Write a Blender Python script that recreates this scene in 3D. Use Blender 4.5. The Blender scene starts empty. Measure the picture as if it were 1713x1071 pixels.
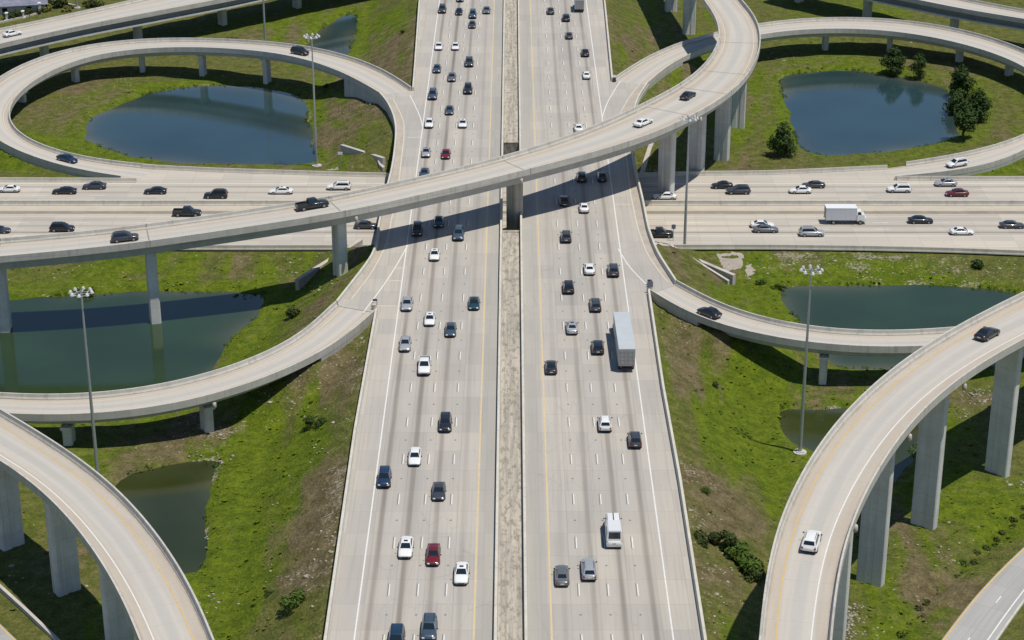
import bpy, bmesh, math, random
import numpy as np
from mathutils import Vector, noise
random.seed(7); rng = np.random.default_rng(7)
R = math.radians
C = bpy.context.scene.collection
# ------------------------------------------------------------------ camera model (photo 1713 x 1071)
F, CX, CY, PITCH, ZC = 3366.0, 856.5, 535.5, R(23.2), 141.2
ZN, ZE, ZW = 8.0, 1.5, -0.6          # main highway deck, cross highway, water level

def at(px, py, z):
    """world x, y of the point at height z seen at photo pixel px, py"""
    D = (ZC - z) / math.tan(PITCH + math.atan((py - CY) / F))
    dep = D * math.cos(PITCH) + (ZC - z) * math.sin(PITCH)
    return ((px - CX) * dep / F, D)

# ------------------------------------------------------------------ object helpers
def tag(o, label=None, cat=None, group=None, kind=None):
    if label: o['label'] = label
    if cat: o['category'] = cat
    if group: o['group'] = group
    if kind: o['kind'] = kind
    return o

def empty(name, loc=(0, 0, 0), rz=0.0):
    o = bpy.data.objects.new(name, None); C.objects.link(o)
    o.location = loc; o.rotation_euler = (0, 0, rz); o.empty_display_size = 0.5
    return o

class MB:
    def __init__(s): s.v = []; s.f = []; s.m = []; s.uv = []
    def add(s, vs, fs, m=0, uvs=None):
        b = len(s.v); s.v += [tuple(map(float, p)) for p in vs]
        for i, f in enumerate(fs):
            s.f.append([b + k for k in f]); s.m.append(m)
            s.uv.append([uvs[k] for k in f] if uvs is not None else None)
    def box(s, c, d, rz=0.0, m=0, top=1.0, topy=None):
        topy = top if topy is None else topy
        ca, sa = math.cos(rz), math.sin(rz); vs = []
        for z, kx, ky in ((-.5, 1, 1), (.5, top, topy)):
            for x, y in ((-.5, -.5), (.5, -.5), (.5, .5), (-.5, .5)):
                X, Y = x * d[0] * kx, y * d[1] * ky
                vs.append((c[0] + X * ca - Y * sa, c[1] + X * sa + Y * ca, c[2] + z * d[2]))
        s.add(vs, [(3, 2, 1, 0), (4, 5, 6, 7), (0, 1, 5, 4), (1, 2, 6, 5), (2, 3, 7, 6), (3, 0, 4, 7)], m)
    def prism(s, poly, z0, z1, m=0, k=1.0, c=(0, 0)):
        n = len(poly)
        vs = [(x, y, z0) for x, y in poly] + [(c[0] + (x - c[0]) * k, c[1] + (y - c[1]) * k, z1) for x, y in poly]
        s.add(vs, [list(range(n))[::-1], list(range(n, 2 * n))] + [(i, (i + 1) % n, n + (i + 1) % n, n + i) for i in range(n)], m)
    def tube(s, p, r, n=8, m=0, cap=True):
        p = [Vector(q) for q in p]; rings = []
        for i, q in enumerate(p):
            t = (p[min(i + 1, len(p) - 1)] - p[max(i - 1, 0)]).normalized()
            a = t.cross(Vector((0, 0, 1)) if abs(t.z) < .9 else Vector((1, 0, 0))).normalized(); b = t.cross(a)
            rr = r[i] if hasattr(r, '__len__') else r
            rings.append([q + (a * math.cos(2 * math.pi * k / n) + b * math.sin(2 * math.pi * k / n)) * rr for k in range(n)])
        vs = [v for g in rings for v in g]; fs = []
        for i in range(len(p) - 1):
            for k in range(n):
                fs.append((i * n + k, i * n + (k + 1) % n, (i + 1) * n + (k + 1) % n, (i + 1) * n + k))
        if cap: fs += [list(range(n))[::-1], list(range(len(vs) - n, len(vs)))]
        s.add(vs, fs, m)
    def mesh(s, name, mats, smooth=None):
        me = bpy.data.meshes.new(name); me.from_pydata(s.v, [], s.f)
        for m in (mats if isinstance(mats, (list, tuple)) else [mats]): me.materials.append(m)
        me.polygons.foreach_set('material_index', s.m)
        if any(u is not None for u in s.uv):
            l = me.uv_layers.new(name='UVMap'); flat = []
            for f, u in zip(s.f, s.uv):
                for k in range(len(f)): flat += list(u[k]) if u is not None else [0, 0]
            l.data.foreach_set('uv', flat)
        if smooth is not None:
            me.shade_smooth(); me.set_sharp_from_angle(angle=R(smooth))
        me.update(); return me
    def build(s, name, mats, parent=None, smooth=None, recalc=False):
        me = s.mesh(name, mats, smooth)
        if recalc:
            bm = bmesh.new(); bm.from_mesh(me); bmesh.ops.recalc_face_normals(bm, faces=bm.faces); bm.to_mesh(me); bm.free()
        o = bpy.data.objects.new(name, me); C.objects.link(o)
        if parent: o.parent = parent
        return o

# ------------------------------------------------------------------ materials
class NT:
    def __init__(s, name):
        s.mat = bpy.data.materials.new(name); s.mat.use_nodes = True
        s.t = s.mat.node_tree; s.b = s.t.nodes['Principled BSDF']
    def n(s, kind, **kw):
        q = s.t.nodes.new(kind)
        for k, v in kw.items(): setattr(q, k, v)
        return q
    def put(s, sock, v):
        if isinstance(v, bpy.types.NodeSocket): s.t.links.new(v, sock)
        elif hasattr(v, '__len__') and len(v) == 3 and sock.type == 'RGBA': sock.default_value = (*v, 1)
        else: sock.default_value = v
    def math(s, op, a, b=0.0, c=0.0, clamp=False):
        q = s.n('ShaderNodeMath', operation=op, use_clamp=clamp)
        for i, v in enumerate((a, b, c)): s.put(q.inputs[i], v)
        return q.outputs[0]
    def noise(s, vec, scale, detail=3.0, rough=.55, dist=0.0):
        q = s.n('ShaderNodeTexNoise'); s.put(q.inputs['Vector'], vec); q.inputs['Scale'].default_value = scale
        q.inputs['Detail'].default_value = detail; q.inputs['Roughness'].default_value = rough; q.inputs['Distortion'].default_value = dist
        return q.outputs['Fac']
    def scale(s, vec, k):
        q = s.n('ShaderNodeMapping'); s.put(q.inputs['Vector'], vec); q.inputs['Scale'].default_value = k
        return q.outputs[0]
    def step(s, v, a, b, lo=0.0, hi=1.0):
        q = s.n('ShaderNodeMapRange', interpolation_type='SMOOTHSTEP'); s.put(q.inputs['Value'], v)
        for i, x in zip((1, 2, 3, 4), (a, b, lo, hi)): q.inputs[i].default_value = x
        return q.outputs[0]
    def mix(s, f, a, b, mode='MIX'):
        q = s.n('ShaderNodeMix', data_type='RGBA', blend_type=mode, clamp_factor=True)
        s.put(q.inputs[0], f); s.put(q.inputs[6], a); s.put(q.inputs[7], b)
        return q.outputs[2]
    def pos(s): return s.n('ShaderNodeNewGeometry').outputs['Position']
    def uv(s): return s.n('ShaderNodeUVMap', uv_map='UVMap').outputs[0]
    def out(s, col, rough=.9, **kw):
        s.put(s.b.inputs['Base Color'], col); s.put(s.b.inputs['Roughness'], rough)
        for k, v in kw.items(): s.put(s.b.inputs[k.replace('_', ' ')], v)
        return s.mat
    def bump(s, h, strength=.3, dist=.1):
        q = s.n('ShaderNodeBump'); q.inputs['Strength'].default_value = strength; q.inputs['Distance'].default_value = dist
        s.put(q.inputs['Height'], h); s.t.links.new(q.outputs[0], s.b.inputs['Normal'])

def plain(name, col, rough=.6, var=.0, scale=2.0, **kw):
    t = NT(name)
    if var:
        f = t.noise(t.pos(), scale, 3)
        c = t.mix(f, tuple(x * (1 - var) for x in col), tuple(min(1, x * (1 + var)) for x in col))
    else:
        # a very slight grain keeps flat colours from looking sprayed on
        f = t.noise(t.pos(), 6.0, 2); c = t.mix(f, tuple(x * .96 for x in col), tuple(min(1, x * 1.04) for x in col))
    return t.out(c, rough, **kw)

def road_material(name, base, lane0, lanew, lanes, wear):
    """concrete pavement: uv.x = metres across from the centre line, uv.y = metres along"""
    t = NT(name); uv = t.uv()
    sp = t.n('ShaderNodeSeparateXYZ'); t.put(sp.inputs[0], uv); u, v = sp.outputs[0], sp.outputs[1]
    au = t.math('ABSOLUTE', u)
    wob = t.math('MULTIPLY', t.math('SUBTRACT', t.noise(t.scale(uv, (.0, .02, 1)), 1.0, 2), .5), .25)
    k = t.math('DIVIDE', t.math('SUBTRACT', t.math('ADD', au, wob), lane0), lanew)
    fr = t.math('FRACT', k); d = t.math('ABSOLUTE', t.math('SUBTRACT', fr, .5))
    inside = t.math('MULTIPLY', t.math('GREATER_THAN', k, 0.0), t.math('LESS_THAN', k, float(lanes)))
    idx = t.math('FLOOR', k)
    side = t.math('SIGN', u)
    ln = t.math('FRACT', t.math('MULTIPLY', t.math('SINE', t.math('ADD', t.math('MULTIPLY', idx, 12.99), t.math('MULTIPLY', side, 4.1))), 43.7))
    amount = t.math('ADD', .5, t.math('MULTIPLY', ln, .6))
    amount = t.math('MULTIPLY', amount, t.step(idx, 0.0, 1.0, .35, 1.0))
    core = t.step(d, .03, .15, 1.0, 0.0)
    halo = t.step(d, .0, .42, .22, 0.0)
    lng = t.noise(t.scale(uv, (.9, .03, 1)), 1.0, 4); lng2 = t.step(lng, .25, .75, .55, 1.0)
    oil = t.math('MULTIPLY', t.math('MULTIPLY', t.math('ADD', t.math('MULTIPLY', core, .78), halo), amount), t.math('MULTIPLY', inside, lng2))
    big = t.noise(t.scale(uv, (.12, .02, 1)), 1.0, 4, .6)
    streaks = t.noise(t.scale(uv, (3.0, .05, 1)), 1.0, 4, .6)
    c = t.mix(t.step(big, .3, .7), (base[0] * .90, base[1] * .925, base[2] * .96), tuple(x * 1.06 for x in base))
    c = t.mix(t.math('MULTIPLY', t.step(streaks, .48, .75), .6), c, (base[0] * .68, base[1] * .70, base[2] * .73))
    # slabs of slightly different age
    b = t.n('ShaderNodeTexBrick'); t.put(b.inputs['Vector'], t.scale(uv, (1, 1, 1)))
    b.offset = 0.0; b.inputs['Scale'].default_value = 1.0; b.inputs['Brick Width'].default_value = lanew; b.inputs['Row Height'].default_value = 6.1
    b.inputs['Mortar Size'].default_value = .05; b.inputs['Color1'].default_value = (.90, .895, .89, 1); b.inputs['Color2'].default_value = (1.04, 1.03, 1.0, 1); b.inputs['Mortar'].default_value = (.80, .78, .75, 1)
    c = t.mix(1.0, c, b.outputs[0], 'MULTIPLY')
    c = t.mix(t.math('MULTIPLY', t.math('MULTIPLY', t.step(au, lane0 - .35, lane0 - .1, 1.0, 0.0), .46 if lanes == 4 else 0.0), 1.0), c, (.30, .30, .275))
    c = t.mix(t.math('MULTIPLY', oil, wear), c, (.125, .104, .088))
    pn = t.n('ShaderNodeTexBrick'); t.put(pn.inputs['Vector'], t.scale(uv, (1, 1, 1))); pn.offset = .37
    pn.inputs['Scale'].default_value = 1.0; pn.inputs['Brick Width'].default_value = lanew; pn.inputs['Row Height'].default_value = 24.4; pn.inputs['Mortar Size'].default_value = 0.0
    pn.inputs['Color1'].default_value = (.93, .93, .93, 1); pn.inputs['Color2'].default_value = (1.05, 1.04, 1.02, 1); pn.inputs['Bias'].default_value = .1
    c = t.mix(1.0, c, pn.outputs[0], 'MULTIPLY')
    cr = t.n('ShaderNodeTexVoronoi', feature='DISTANCE_TO_EDGE'); t.put(cr.inputs['Vector'], t.scale(uv, (.3, .11, 1))); cr.inputs['Scale'].default_value = 1.0; cr.inputs['Randomness'].default_value = 1.0
    crk = t.math('MULTIPLY', t.step(cr.outputs['Distance'], .0, .010, 1.0, 0.0), t.step(t.noise(t.scale(uv, (.05, .03, 1)), 1.0, 3), .50, .62))
    c = t.mix(t.math('MULTIPLY', crk, .45), c, (.2, .18, .155))
    spots = t.noise(t.scale(uv, (1.2, .5, 1)), 1.0, 5, .7)
    c = t.mix(t.math('MULTIPLY', t.step(spots, .60, .74), .4), c, (.2, .185, .165))
    fine = t.noise(t.scale(uv, (1, 1, 1)), 9.0, 2)
    c = t.mix(.16, c, t.mix(fine, tuple(x * .6 for x in base), tuple(x * 1.4 for x in base)), 'MIX')
    t.out(c, .88); return t.mat

def deck_material(name, base):
    """ramp deck: uv.x = 0..1 across, uv.y = metres along"""
    t = NT(name); uv = t.uv()
    sp = t.n('ShaderNodeSeparateXYZ'); t.put(sp.inputs[0], uv); u, v = sp.outputs[0], sp.outputs[1]
    e = t.math('ABSOLUTE', t.math('SUBTRACT', u, .5))
    lng = t.noise(t.scale(uv, (8, .035, 1)), 1.0, 4, .6)
    patch = t.noise(t.scale(uv, (2.5, .06, 1)), 1.0, 4, .6)
    blot = t.noise(t.scale(uv, (9, 1, 1)), .5, 5, .65)
    c = t.mix(t.step(lng, .3, .7), tuple(x * .9 for x in base), tuple(x * 1.07 for x in base))
    shoulder = t.math('MULTIPLY', t.step(e, .20, .30), t.step(patch, .3, .7, .35, 1.0))
    c = t.mix(t.math('MULTIPLY', shoulder, .7), c, (base[0] * .78, base[1] * .66, base[2] * .54))
    gut = t.math('MULTIPLY', t.step(e, .40, .45), t.step(blot, .3, .65, .3, 1.0))
    c = t.mix(t.math('MULTIPLY', gut, .85), c, (.2, .165, .13))
    lane = t.math('MULTIPLY', t.step(e, .02, .2, 1.0, 0.0), t.step(lng, .2, .7, .5, 1.0))
    c = t.mix(t.math('MULTIPLY', lane, .42), c, (.33, .335, .34))
    wheel = t.step(t.math('ABSOLUTE', t.math('SUBTRACT', e, .12)), .0, .06, .28, 0.0)
    c = t.mix(wheel, c, tuple(min(.8, x * 1.2) for x in base))
    st = t.math('LESS_THAN', t.math('FRACT', t.math('DIVIDE', v, 4.5)), .02)
    c = t.mix(t.math('MULTIPLY', st, .25), c, (.2, .19, .18))
    c = t.mix(t.math('MULTIPLY', t.step(blot, .62, .75), .3), c, (.2, .175, .15))
    fine = t.noise(t.pos(), 5.0, 2)
    c = t.mix(.25, c, t.mix(fine, tuple(x * .7 for x in base), tuple(x * 1.25 for x in base)))
    return t.out(c, .88)

def wall_material(name, base, stain=.5, dark=(.10, .095, .085), zscale=.12):
    """weathered cast concrete: vertical runs and blotches"""
    t = NT(name); p = t.pos()
    runs = t.noise(t.scale(p, (1.3, 1.3, zscale)), 1.0, 5, .6)
    blot = t.noise(p, .35, 5, .65); fine = t.noise(p, 4.0, 3)
    c = t.mix(t.step(blot, .3, .7), tuple(x * .86 for x in base), tuple(x * 1.1 for x in base))
    c = t.mix(t.math('MULTIPLY', t.step(runs, .5, .72), stain), c, dark)
    sz = t.n('ShaderNodeSeparateXYZ'); t.put(sz.inputs[0], p)
    pour = t.math('LESS_THAN', t.math('FRACT', t.math('DIVIDE', t.math('ADD', sz.outputs[2], .7), 3.05)), .035)
    c = t.mix(t.math('MULTIPLY', pour, .35), c, dark)
    c = t.mix(.3, c, t.mix(fine, tuple(x * .7 for x in base), tuple(x * 1.3 for x in base)))
    return t.out(c, .9)

M = {}
M['main_road'] = road_material('main_pavement', (.445, .416, .376), 4.75, 3.73, 4, 1.0)
M['cross_road'] = road_material('cross_pavement', (.50, .458, .398), 4.4, 3.6, 3, .9)
M['asphalt_grey'] = road_material('access_pavement', (.40, .395, .385), 0.2, 3.6, 1, .4)
M['deck'] = deck_material('ramp_pavement', (.500, .466, .412))
M['barrier'] = wall_material('barrier_concrete', (.57, .54, .47), .35)
M['parapet'] = wall_material('parapet_concrete', (.52, .50, .45), .4)
M['girder'] = wall_material('girder_concrete', (.45, .45, .43), .3)
M['pier'] = wall_material('pier_concrete', (.63, .62, .585), .5, (.27, .265, .25), .03)
M['pier_brown'] = wall_material('weathered_pier_concrete', (.43, .40, .33), .75, (.16, .14, .105), .05)
M['steel'] = wall_material('weathered_girder_paint', (.24, .255, .26), .3)
M['flange'] = wall_material('girder_lower_flange', (.62, .60, .53), .15)
M['white_paint'] = plain('white_road_paint', (.70, .69, .66), .7, .16, 1.5)
M['yellow_paint'] = plain('yellow_road_paint', (.60, .415, .16), .7, .2, 1.5)
M['pale_paint'] = plain('worn_yellow_paint', (.60, .54, .43), .75, .15, .8)
M['joint'] = plain('joint_rubber', (.26, .24, .21), .8, .2)
M['metal'] = plain('galvanised_steel', (.42, .45, .47), .45, .06, 1.0, Metallic=.5)
M['lamp'] = plain('lamp_housing', (.80, .80, .79), .35); M['lamp_grey'] = plain('lamp_reflector', (.55, .56, .56), .4)
M['rock'] = plain('pale_limestone', (.34, .315, .26), .95, .4, 1.3)
M['dirt'] = wall_material('median_rubble', (.40, .365, .31), .8, (.16, .14, .115), .8)
t = NT('median_rubble'); p_ = t.pos()
a_ = t.noise(t.scale(p_, (1.6, .06, 1)), 1.0, 4, .65); b_ = t.noise(t.scale(p_, (1.5, .5, 1)), 1.0, 5, .7); c_ = t.noise(p_, 3.0, 3)
q_ = t.mix(t.step(a_, .35, .65), (.27, .255, .22), (.52, .47, .38)); q_ = t.mix(t.math('MULTIPLY', t.step(b_, .48, .62), .85), q_, (.16, .13, .10)); q_ = t.mix(.3, q_, t.mix(c_, (.2, .18, .15), (.6, .55, .47)))
M['median'] = t.out(q_, .95)
M['slab'] = wall_material('old_slab_concrete', (.50, .46, .42), .35, (.2, .18, .15), 1.0)
M['old_slab'] = wall_material('crumbled_slab', (.37, .325, .275), .75, (.15, .135, .09), 1.0)
M['bark'] = plain('bark', (.11, .085, .06), .95, .3, 3)
M['tyre'] = plain('tyre_rubber', (.018, .018, .019), .8)
M['rim'] = plain('wheel_rim', (.35, .35, .36), .35, Metallic=.7)
M['trim'] = plain('vehicle_trim', (.02, .021, .023), .6)
M['glass'] = plain('vehicle_glass', (.012, .02, .028), .06, Specular_IOR_Level=.7)
M['head'] = plain('headlight_glass', (.75, .76, .78), .15)
M['tail'] = plain('tail_light_glass', (.28, .01, .01), .25)
M['plate'] = plain('number_plate', (.6, .6, .58), .5)
M['signface'] = plain('sign_back', (.16, .17, .22), .5)
M['drum'] = plain('cushion_dark', (.035, .035, .05), .6)
M['slate'] = None
PAINT = dict(black=(.018, .019, .025), charcoal=(.048, .052, .062), blue=(.014, .036, .080), teal=(.014, .050, .065), grey=(.17, .18, .19),
             silver=(.46, .475, .49), white=(.78, .78, .77), red=(.14, .012, .018), slate=(.075, .11, .155))
PM = {k: plain(k + '_car_paint', v, .28, Coat_Weight=.6, Coat_Roughness=.08, Metallic=.35 if k in ('silver', 'grey', 'slate') else 0.0) for k, v in PAINT.items()}

def grass_material(name, tuft=False):
    t = NT(name); p = t.pos()
    a = t.n('ShaderNodeAttribute', attribute_name='tone'); sp = t.n('ShaderNodeSeparateColor'); t.put(sp.inputs[0], a.outputs['Color'])
    dry, lush, bare = sp.outputs[0], sp.outputs[1], sp.outputs[2]
    n1 = t.noise(p, .09, 5, .6); n2 = t.noise(p, .5, 5, .65); n3 = t.noise(p, 2.2, 4, .65, .4)
    olive = t.mix(t.step(n2, .3, .7), (.080, .095, .019), (.155, .155, .042))
    green = t.mix(t.step(n2, .3, .7), (.072, .112, .005), (.142, .186, .010))
    brown = t.mix(t.step(n2, .3, .7), (.105, .086, .040), (.195, .158, .085))
    f = t.math('ADD', lush, t.math('MULTIPLY', t.math('SUBTRACT', n1, .5), .9))
    f = t.math('ADD', f, t.math('MULTIPLY', t.math('SUBTRACT', n3, .5), .3))
    c = t.mix(t.step(f, .16, .85), olive, green)
    g = t.math('ADD', dry, t.math('MULTIPLY', t.math('SUBTRACT', n2, .5), .9))
    g = t.math('ADD', g, t.math('MULTIPLY', t.math('SUBTRACT', n3, .5), .4))
    c = t.mix(t.step(g, .26, .92), c, brown)
    h = t.math('ADD', bare, t.math('MULTIPLY', t.math('SUBTRACT', n3, .5), 1.5))
    h = t.math('ADD', h, t.math('MULTIPLY', t.math('SUBTRACT', n2, .5), .7))
    c = t.mix(t.step(h, .5, .75), c, t.mix(n3, (.19, .165, .11), (.36, .33, .26)))
    v = t.step(n3, .25, .75, .66, 1.3)
    c = t.mix(1.0, c, t.mix(t.step(n3, .28, .72), (.70, .72, .68), (1.24, 1.22, 1.2)), 'MULTIPLY')
    t.out(c, .95, Specular_IOR_Level=.2)
    if not tuft: t.bump(t.math('ADD', n3, t.math('MULTIPLY', n2, .6)), .9, .5)
    return t.mat
M['grass'] = grass_material('grass_ground')
M['tuft'] = grass_material('grass_tufts', True)

def leaf_material(name, a, b):
    t = NT(name); n = t.noise(t.pos(), 1.2, 4, .6)
    o = t.n('ShaderNodeNewGeometry'); k = t.mix(o.outputs['Random Per Island'], a, b)
    t.out(t.mix(t.step(n, .3, .7, .0, .5), k, b), .7, Specular_IOR_Level=.25)
    return t.mat
M['leaf'] = leaf_material('tree_leaves', (.014, .032, .006), (.050, .090, .014))
M['shrub'] = leaf_material('shrub_leaves', (.03, .06, .008), (.085, .14, .018))
M['hedge'] = leaf_material('hedge_leaves', (.012, .026, .006), (.06, .08, .015))
M['olive_shrub'] = leaf_material('yellow_shrub_leaves', (.10, .10, .02), (.22, .2, .05))

def water_material(name, murk_sky_col, rough, ior=1.6):
    t = NT(name); p = t.pos()
    n = t.noise(p, .05, 3, .5); w = t.noise(t.scale(p, (1.2, 2.2, 1)), .8, 4, .6)
    c = t.mix(t.step(n, .3, .7), tuple(x * .85 for x in murk_sky_col), tuple(x * 1.15 for x in murk_sky_col))
    a = t.n('ShaderNodeAttribute', attribute_name='shallow').outputs['Fac']
    c = t.mix(t.math('MULTIPLY', a, .8), c, (.115, .115, .070))
    t.out(c, rough, IOR=ior, Specular_IOR_Level=.5)
    t.bump(w, .06, .12)
    return t.mat
M['water'] = water_material('pond_water', (.023, .045, .018), .06)
M['water_blue'] = water_material('sky_tinted_pond_water', (.022, .050, .058), .06, 2.0)  # blue of the reflected sky is put into the base colour
M['water_olive'] = water_material('murky_pond_water', (.028, .038, .009), .06)

# ------------------------------------------------------------------ geometry utilities
def resample(P, step):
    P = np.asarray(P, float); d = np.r_[0, np.cumsum(np.linalg.norm(np.diff(P[:, :2], axis=0), axis=1))]
    n = max(2, int(round(d[-1] / step)) + 1); t = np.linspace(0, d[-1], n)
    return np.stack([np.interp(t, d, P[:, k]) for k in range(P.shape[1])], 1)

def gsmooth(P, sig):
    P = np.asarray(P, float); one = P.ndim == 1
    if one: P = P[:, None]
    k = int(3 * sig) + 1; k = min(k, len(P) - 1)
    a = 2 * P[0] - P[1:k + 1][::-1]; b = 2 * P[-1] - P[-k - 1:-1][::-1]
    Q = np.vstack([a, P, b]); w = np.exp(-.5 * (np.arange(-k, k + 1) / sig) ** 2); w /= w.sum()
    O = np.stack([np.convolve(Q[:, j], w, 'valid') for j in range(P.shape[1])], 1)
    return O[:, 0] if one else O

def chaikin(P, n=2):
    P = np.asarray(P, float)
    for _ in range(n):
        Q = np.roll(P, -1, 0); P = np.stack([.75 * P + .25 * Q, .25 * P + .75 * Q], 1).reshape(-1, P.shape[1])
    return P

def fillz(pts):
    d = np.r_[0, np.cumsum([math.dist(a[:2], b[:2]) for a, b in zip(pts, pts[1:])])]
    kx = [d[i] for i, p in enumerate(pts) if len(p) > 2]; kz = [p[2] for p in pts if len(p) > 2]
    return [(p[0], p[1], float(np.interp(d[i], kx, kz))) for i, p in enumerate(pts)]

def to_world(pts, dz=.9):
    return np.array([(*at(x, y, z + dz), z) for x, y, z in fillz(pts)])

class Ramp:
    def __init__(s, key, E1, E2, ext0=0, ext1=0, sig=4.0, wsig=6.0, wfix=None):
        A = resample(to_world(E1), 1.0); B = resample(to_world(E2), .5)
        mid, w = [], []
        for a in A:
            dd = np.hypot(B[:, 0] - a[0], B[:, 1] - a[1]); i = int(dd.argmin())
            if i in (0, len(B) - 1): continue
            mid.append((a + B[i]) / 2); w.append(dd[i])
        mid = np.array(mid); w = np.array(w)
        Q = resample(np.c_[mid, w], 2.0); Q[:, :3] = gsmooth(Q[:, :3], sig); Q[:, 3] = gsmooth(Q[:, 3], wsig)
        if wfix: Q[:, 3] = wfix
        def extend(Q, L):
            n = int(L / 2); t = Q[-1, :3] - Q[-5, :3]; t = t / np.hypot(t[0], t[1]) * 2
            return np.vstack([Q, [np.r_[Q[-1, :3] + t * (k + 1), Q[-1, 3]] for k in range(n)]]) if n else Q
        Q = extend(Q, ext1); Q = extend(Q[::-1], ext0)[::-1]
        s.key, s.P, s.hw = key, Q[:, :3].copy(), Q[:, 3] / 2
        T = np.gradient(s.P[:, :2], axis=0); T /= np.linalg.norm(T, axis=1)[:, None]
        s.T = T; N = np.c_[-T[:, 1], T[:, 0]]
        k = len(N) // 2; a = A[np.hypot(A[:, 0] - s.P[k, 0], A[:, 1] - s.P[k, 1]).argmin()]
        sg = np.sign(np.dot(a[:2] - s.P[k, :2], N[k]))
        s.N = N * sg          # points to the E1 edge
        s.L = np.r_[0, np.cumsum(np.linalg.norm(np.diff(s.P[:, :2], axis=0), axis=1))]
        s.emb = np.zeros(len(Q), bool)
    def nearest(s, x, y): return int(np.hypot(s.P[:, 0] - x, s.P[:, 1] - y).argmin())
    def mark(s, a, b):
        a = a if a >= 0 else s.L[-1] + a; b = b if b >= 0 else s.L[-1] + b
        s.emb |= (s.L >= a - .1) & (s.L <= b + .1)

def loft(mb, P, N, prof, i0=0, i1=None, m=0, closed=True, uvs=None):
    """prof(i) -> list of (offset along N, height)"""
    i1 = len(P) if i1 is None else i1; vs = []; uv = []
    for i in range(i0, i1):
        pr = prof(i)
        for j, (o, h) in enumerate(pr):
            vs.append((P[i][0] + N[i][0] * o, P[i][1] + N[i][1] * o, P[i][2] + h))
            if uvs: uv.append(uvs(i, j))
    k = len(pr); n = i1 - i0; fs = []
    for i in range(n - 1):
        for j in range(k if closed else k - 1):
            fs.append((i * k + j, i * k + (j + 1) % k, (i + 1) * k + (j + 1) % k, (i + 1) * k + j))
    if closed: fs += [list(range(k))[::-1], list(range((n - 1) * k, n * k))]
    mb.add(vs, fs, m, uv if uvs else None)

# ------------------------------------------------------------------ boundaries of the two highways (barrier tops in the photo)
LB = [(540, 1071), (591, 716), (627, 515), (586, 474), (606, 446), (624, 421), (633, 366), (647, 305), (651.5, 290), (656.8, 262), (660, 233), (661, 212), (656.8, 191), (646, 168), (637, 157), (689, 146), (692, 110), (700, 0)]
RB = [(1184, 1071), (1141, 800), (1112, 643), (1088, 484), (1124, 457), (1102, 421), (1087, 381), (1077, 330), (1068, 293), (1061.7, 260), (1059, 225), (1060, 190), (1069, 161), (1080, 142), (1026, 130), (1020, 70), (1013, 0)]
LBw = np.array([at(x, y, ZN + .9) for x, y in LB]); RBw = np.array([at(x, y, ZN + .9) for x, y in RB])
LBw = np.vstack([[LBw[0, 0], 20], LBw, [LBw[-1, 0] - .4, 1500]]); RBw = np.vstack([[RBw[0, 0], 20], RBw, [RBw[-1, 0] + .4, 1500]])
def XL(y): return np.interp(y, LBw[:, 1], LBw[:, 0])
def XR(y): return np.interp(y, RBw[:, 1], RBw[:, 0])
FB = [(-400, 296.5), (0, 296.5), (150, 297), (228, 297.5), (238, 274.3), (353, 280), (430, 282.7), (644, 289), (1075, 289), (1130, 286), (1283, 285), (1384, 280.5), (1484, 275.5), (1500, 294), (1713, 294.5), (2100, 295)]
NB = [(-400, 411), (430, 411), (1290, 410), (1450, 412), (1600, 415.5), (1713, 420), (2100, 434)]
FBw = np.array([at(x, y, ZE + .9) for x, y in FB]); NBw = np.array([at(x, y, ZE + .9) for x, y in NB])
FBw = np.vstack([[-900, FBw[0, 1]], FBw, [900, FBw[-1, 1]]]); NBw = np.vstack([[-900, NBw[0, 1]], NBw, [900, NBw[-1, 1]]])
def YF(x): return np.interp(x, FBw[:, 0], FBw[:, 1])
def YN(x): return np.interp(x, NBw[:, 0], NBw[:, 1])
GAP0, GAP1 = 353.5, 406.0            # the span of the main highway over the cross highway
ML, MR = -2.05, 1.75                 # inner edges of the two carriageways (median between)

# ------------------------------------------------------------------ ramps
RP = {}
RP['R1'] = Ramp('R1', [(0, 398, 14.0), (160, 385.6), (262, 373, 15.4), (560, 329, 17), (641, 308), (780, 279), (875, 252, 18), (940, 234), (1040, 191, 19), (1101, 161), (1138, 140.5), (1160, 127), (1178, 109), (1197, 85), (1204, 65), (1205, 48, 20), (1200, 33), (1191, 18), (1178, 0, 20)],
                [(0, 429, 14.0), (160, 415), (262, 402, 15.4), (560, 357, 17), (641, 340), (780, 308), (875, 284.7, 18), (940, 267), (1050, 237, 19), (1101, 223.7), (1151, 194), (1194, 175), (1225, 154), (1255, 122), (1261, 109), (1272, 85), (1274, 61, 20), (1272, 45), (1267, 31), (1258, 14.6), (1242, 0, 20)], 60, 90)
RP['R2'] = Ramp('R2', [(-60, 650, 16), (0, 680, 16.3), (83, 729), (187, 800, 17.5), (228, 843), (266, 891), (304, 947), (337, 1007), (361, 1071, 18.5), (372, 1110, 18.7)],
                [(-60, 738, 16), (0, 768, 16.3), (45, 800), (83, 832), (152, 911, 17.5), (197, 982), (235, 1071, 18.5), (248, 1110, 18.7)], 60, 60)
RP['R3'] = Ramp('R3', [(1780, 457, 23.6), (1713, 485.6, 24), (1661, 509.6), (1598, 542.6), (1535, 581.7), (1485, 618), (1424, 674, 25), (1371, 732), (1334, 800), (1298, 871), (1288, 920), (1278, 977), (1269, 1053, 26), (1267, 1110, 26)],
                [(1780, 536, 23.6), (1713, 567, 24), (1648, 603), (1585, 646), (1535, 691), (1497, 742, 25), (1462, 796), (1432, 853), (1415, 906), (1404, 942), (1398, 1002), (1391, 1071, 26), (1389, 1110, 26)], 60, 50)
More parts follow.
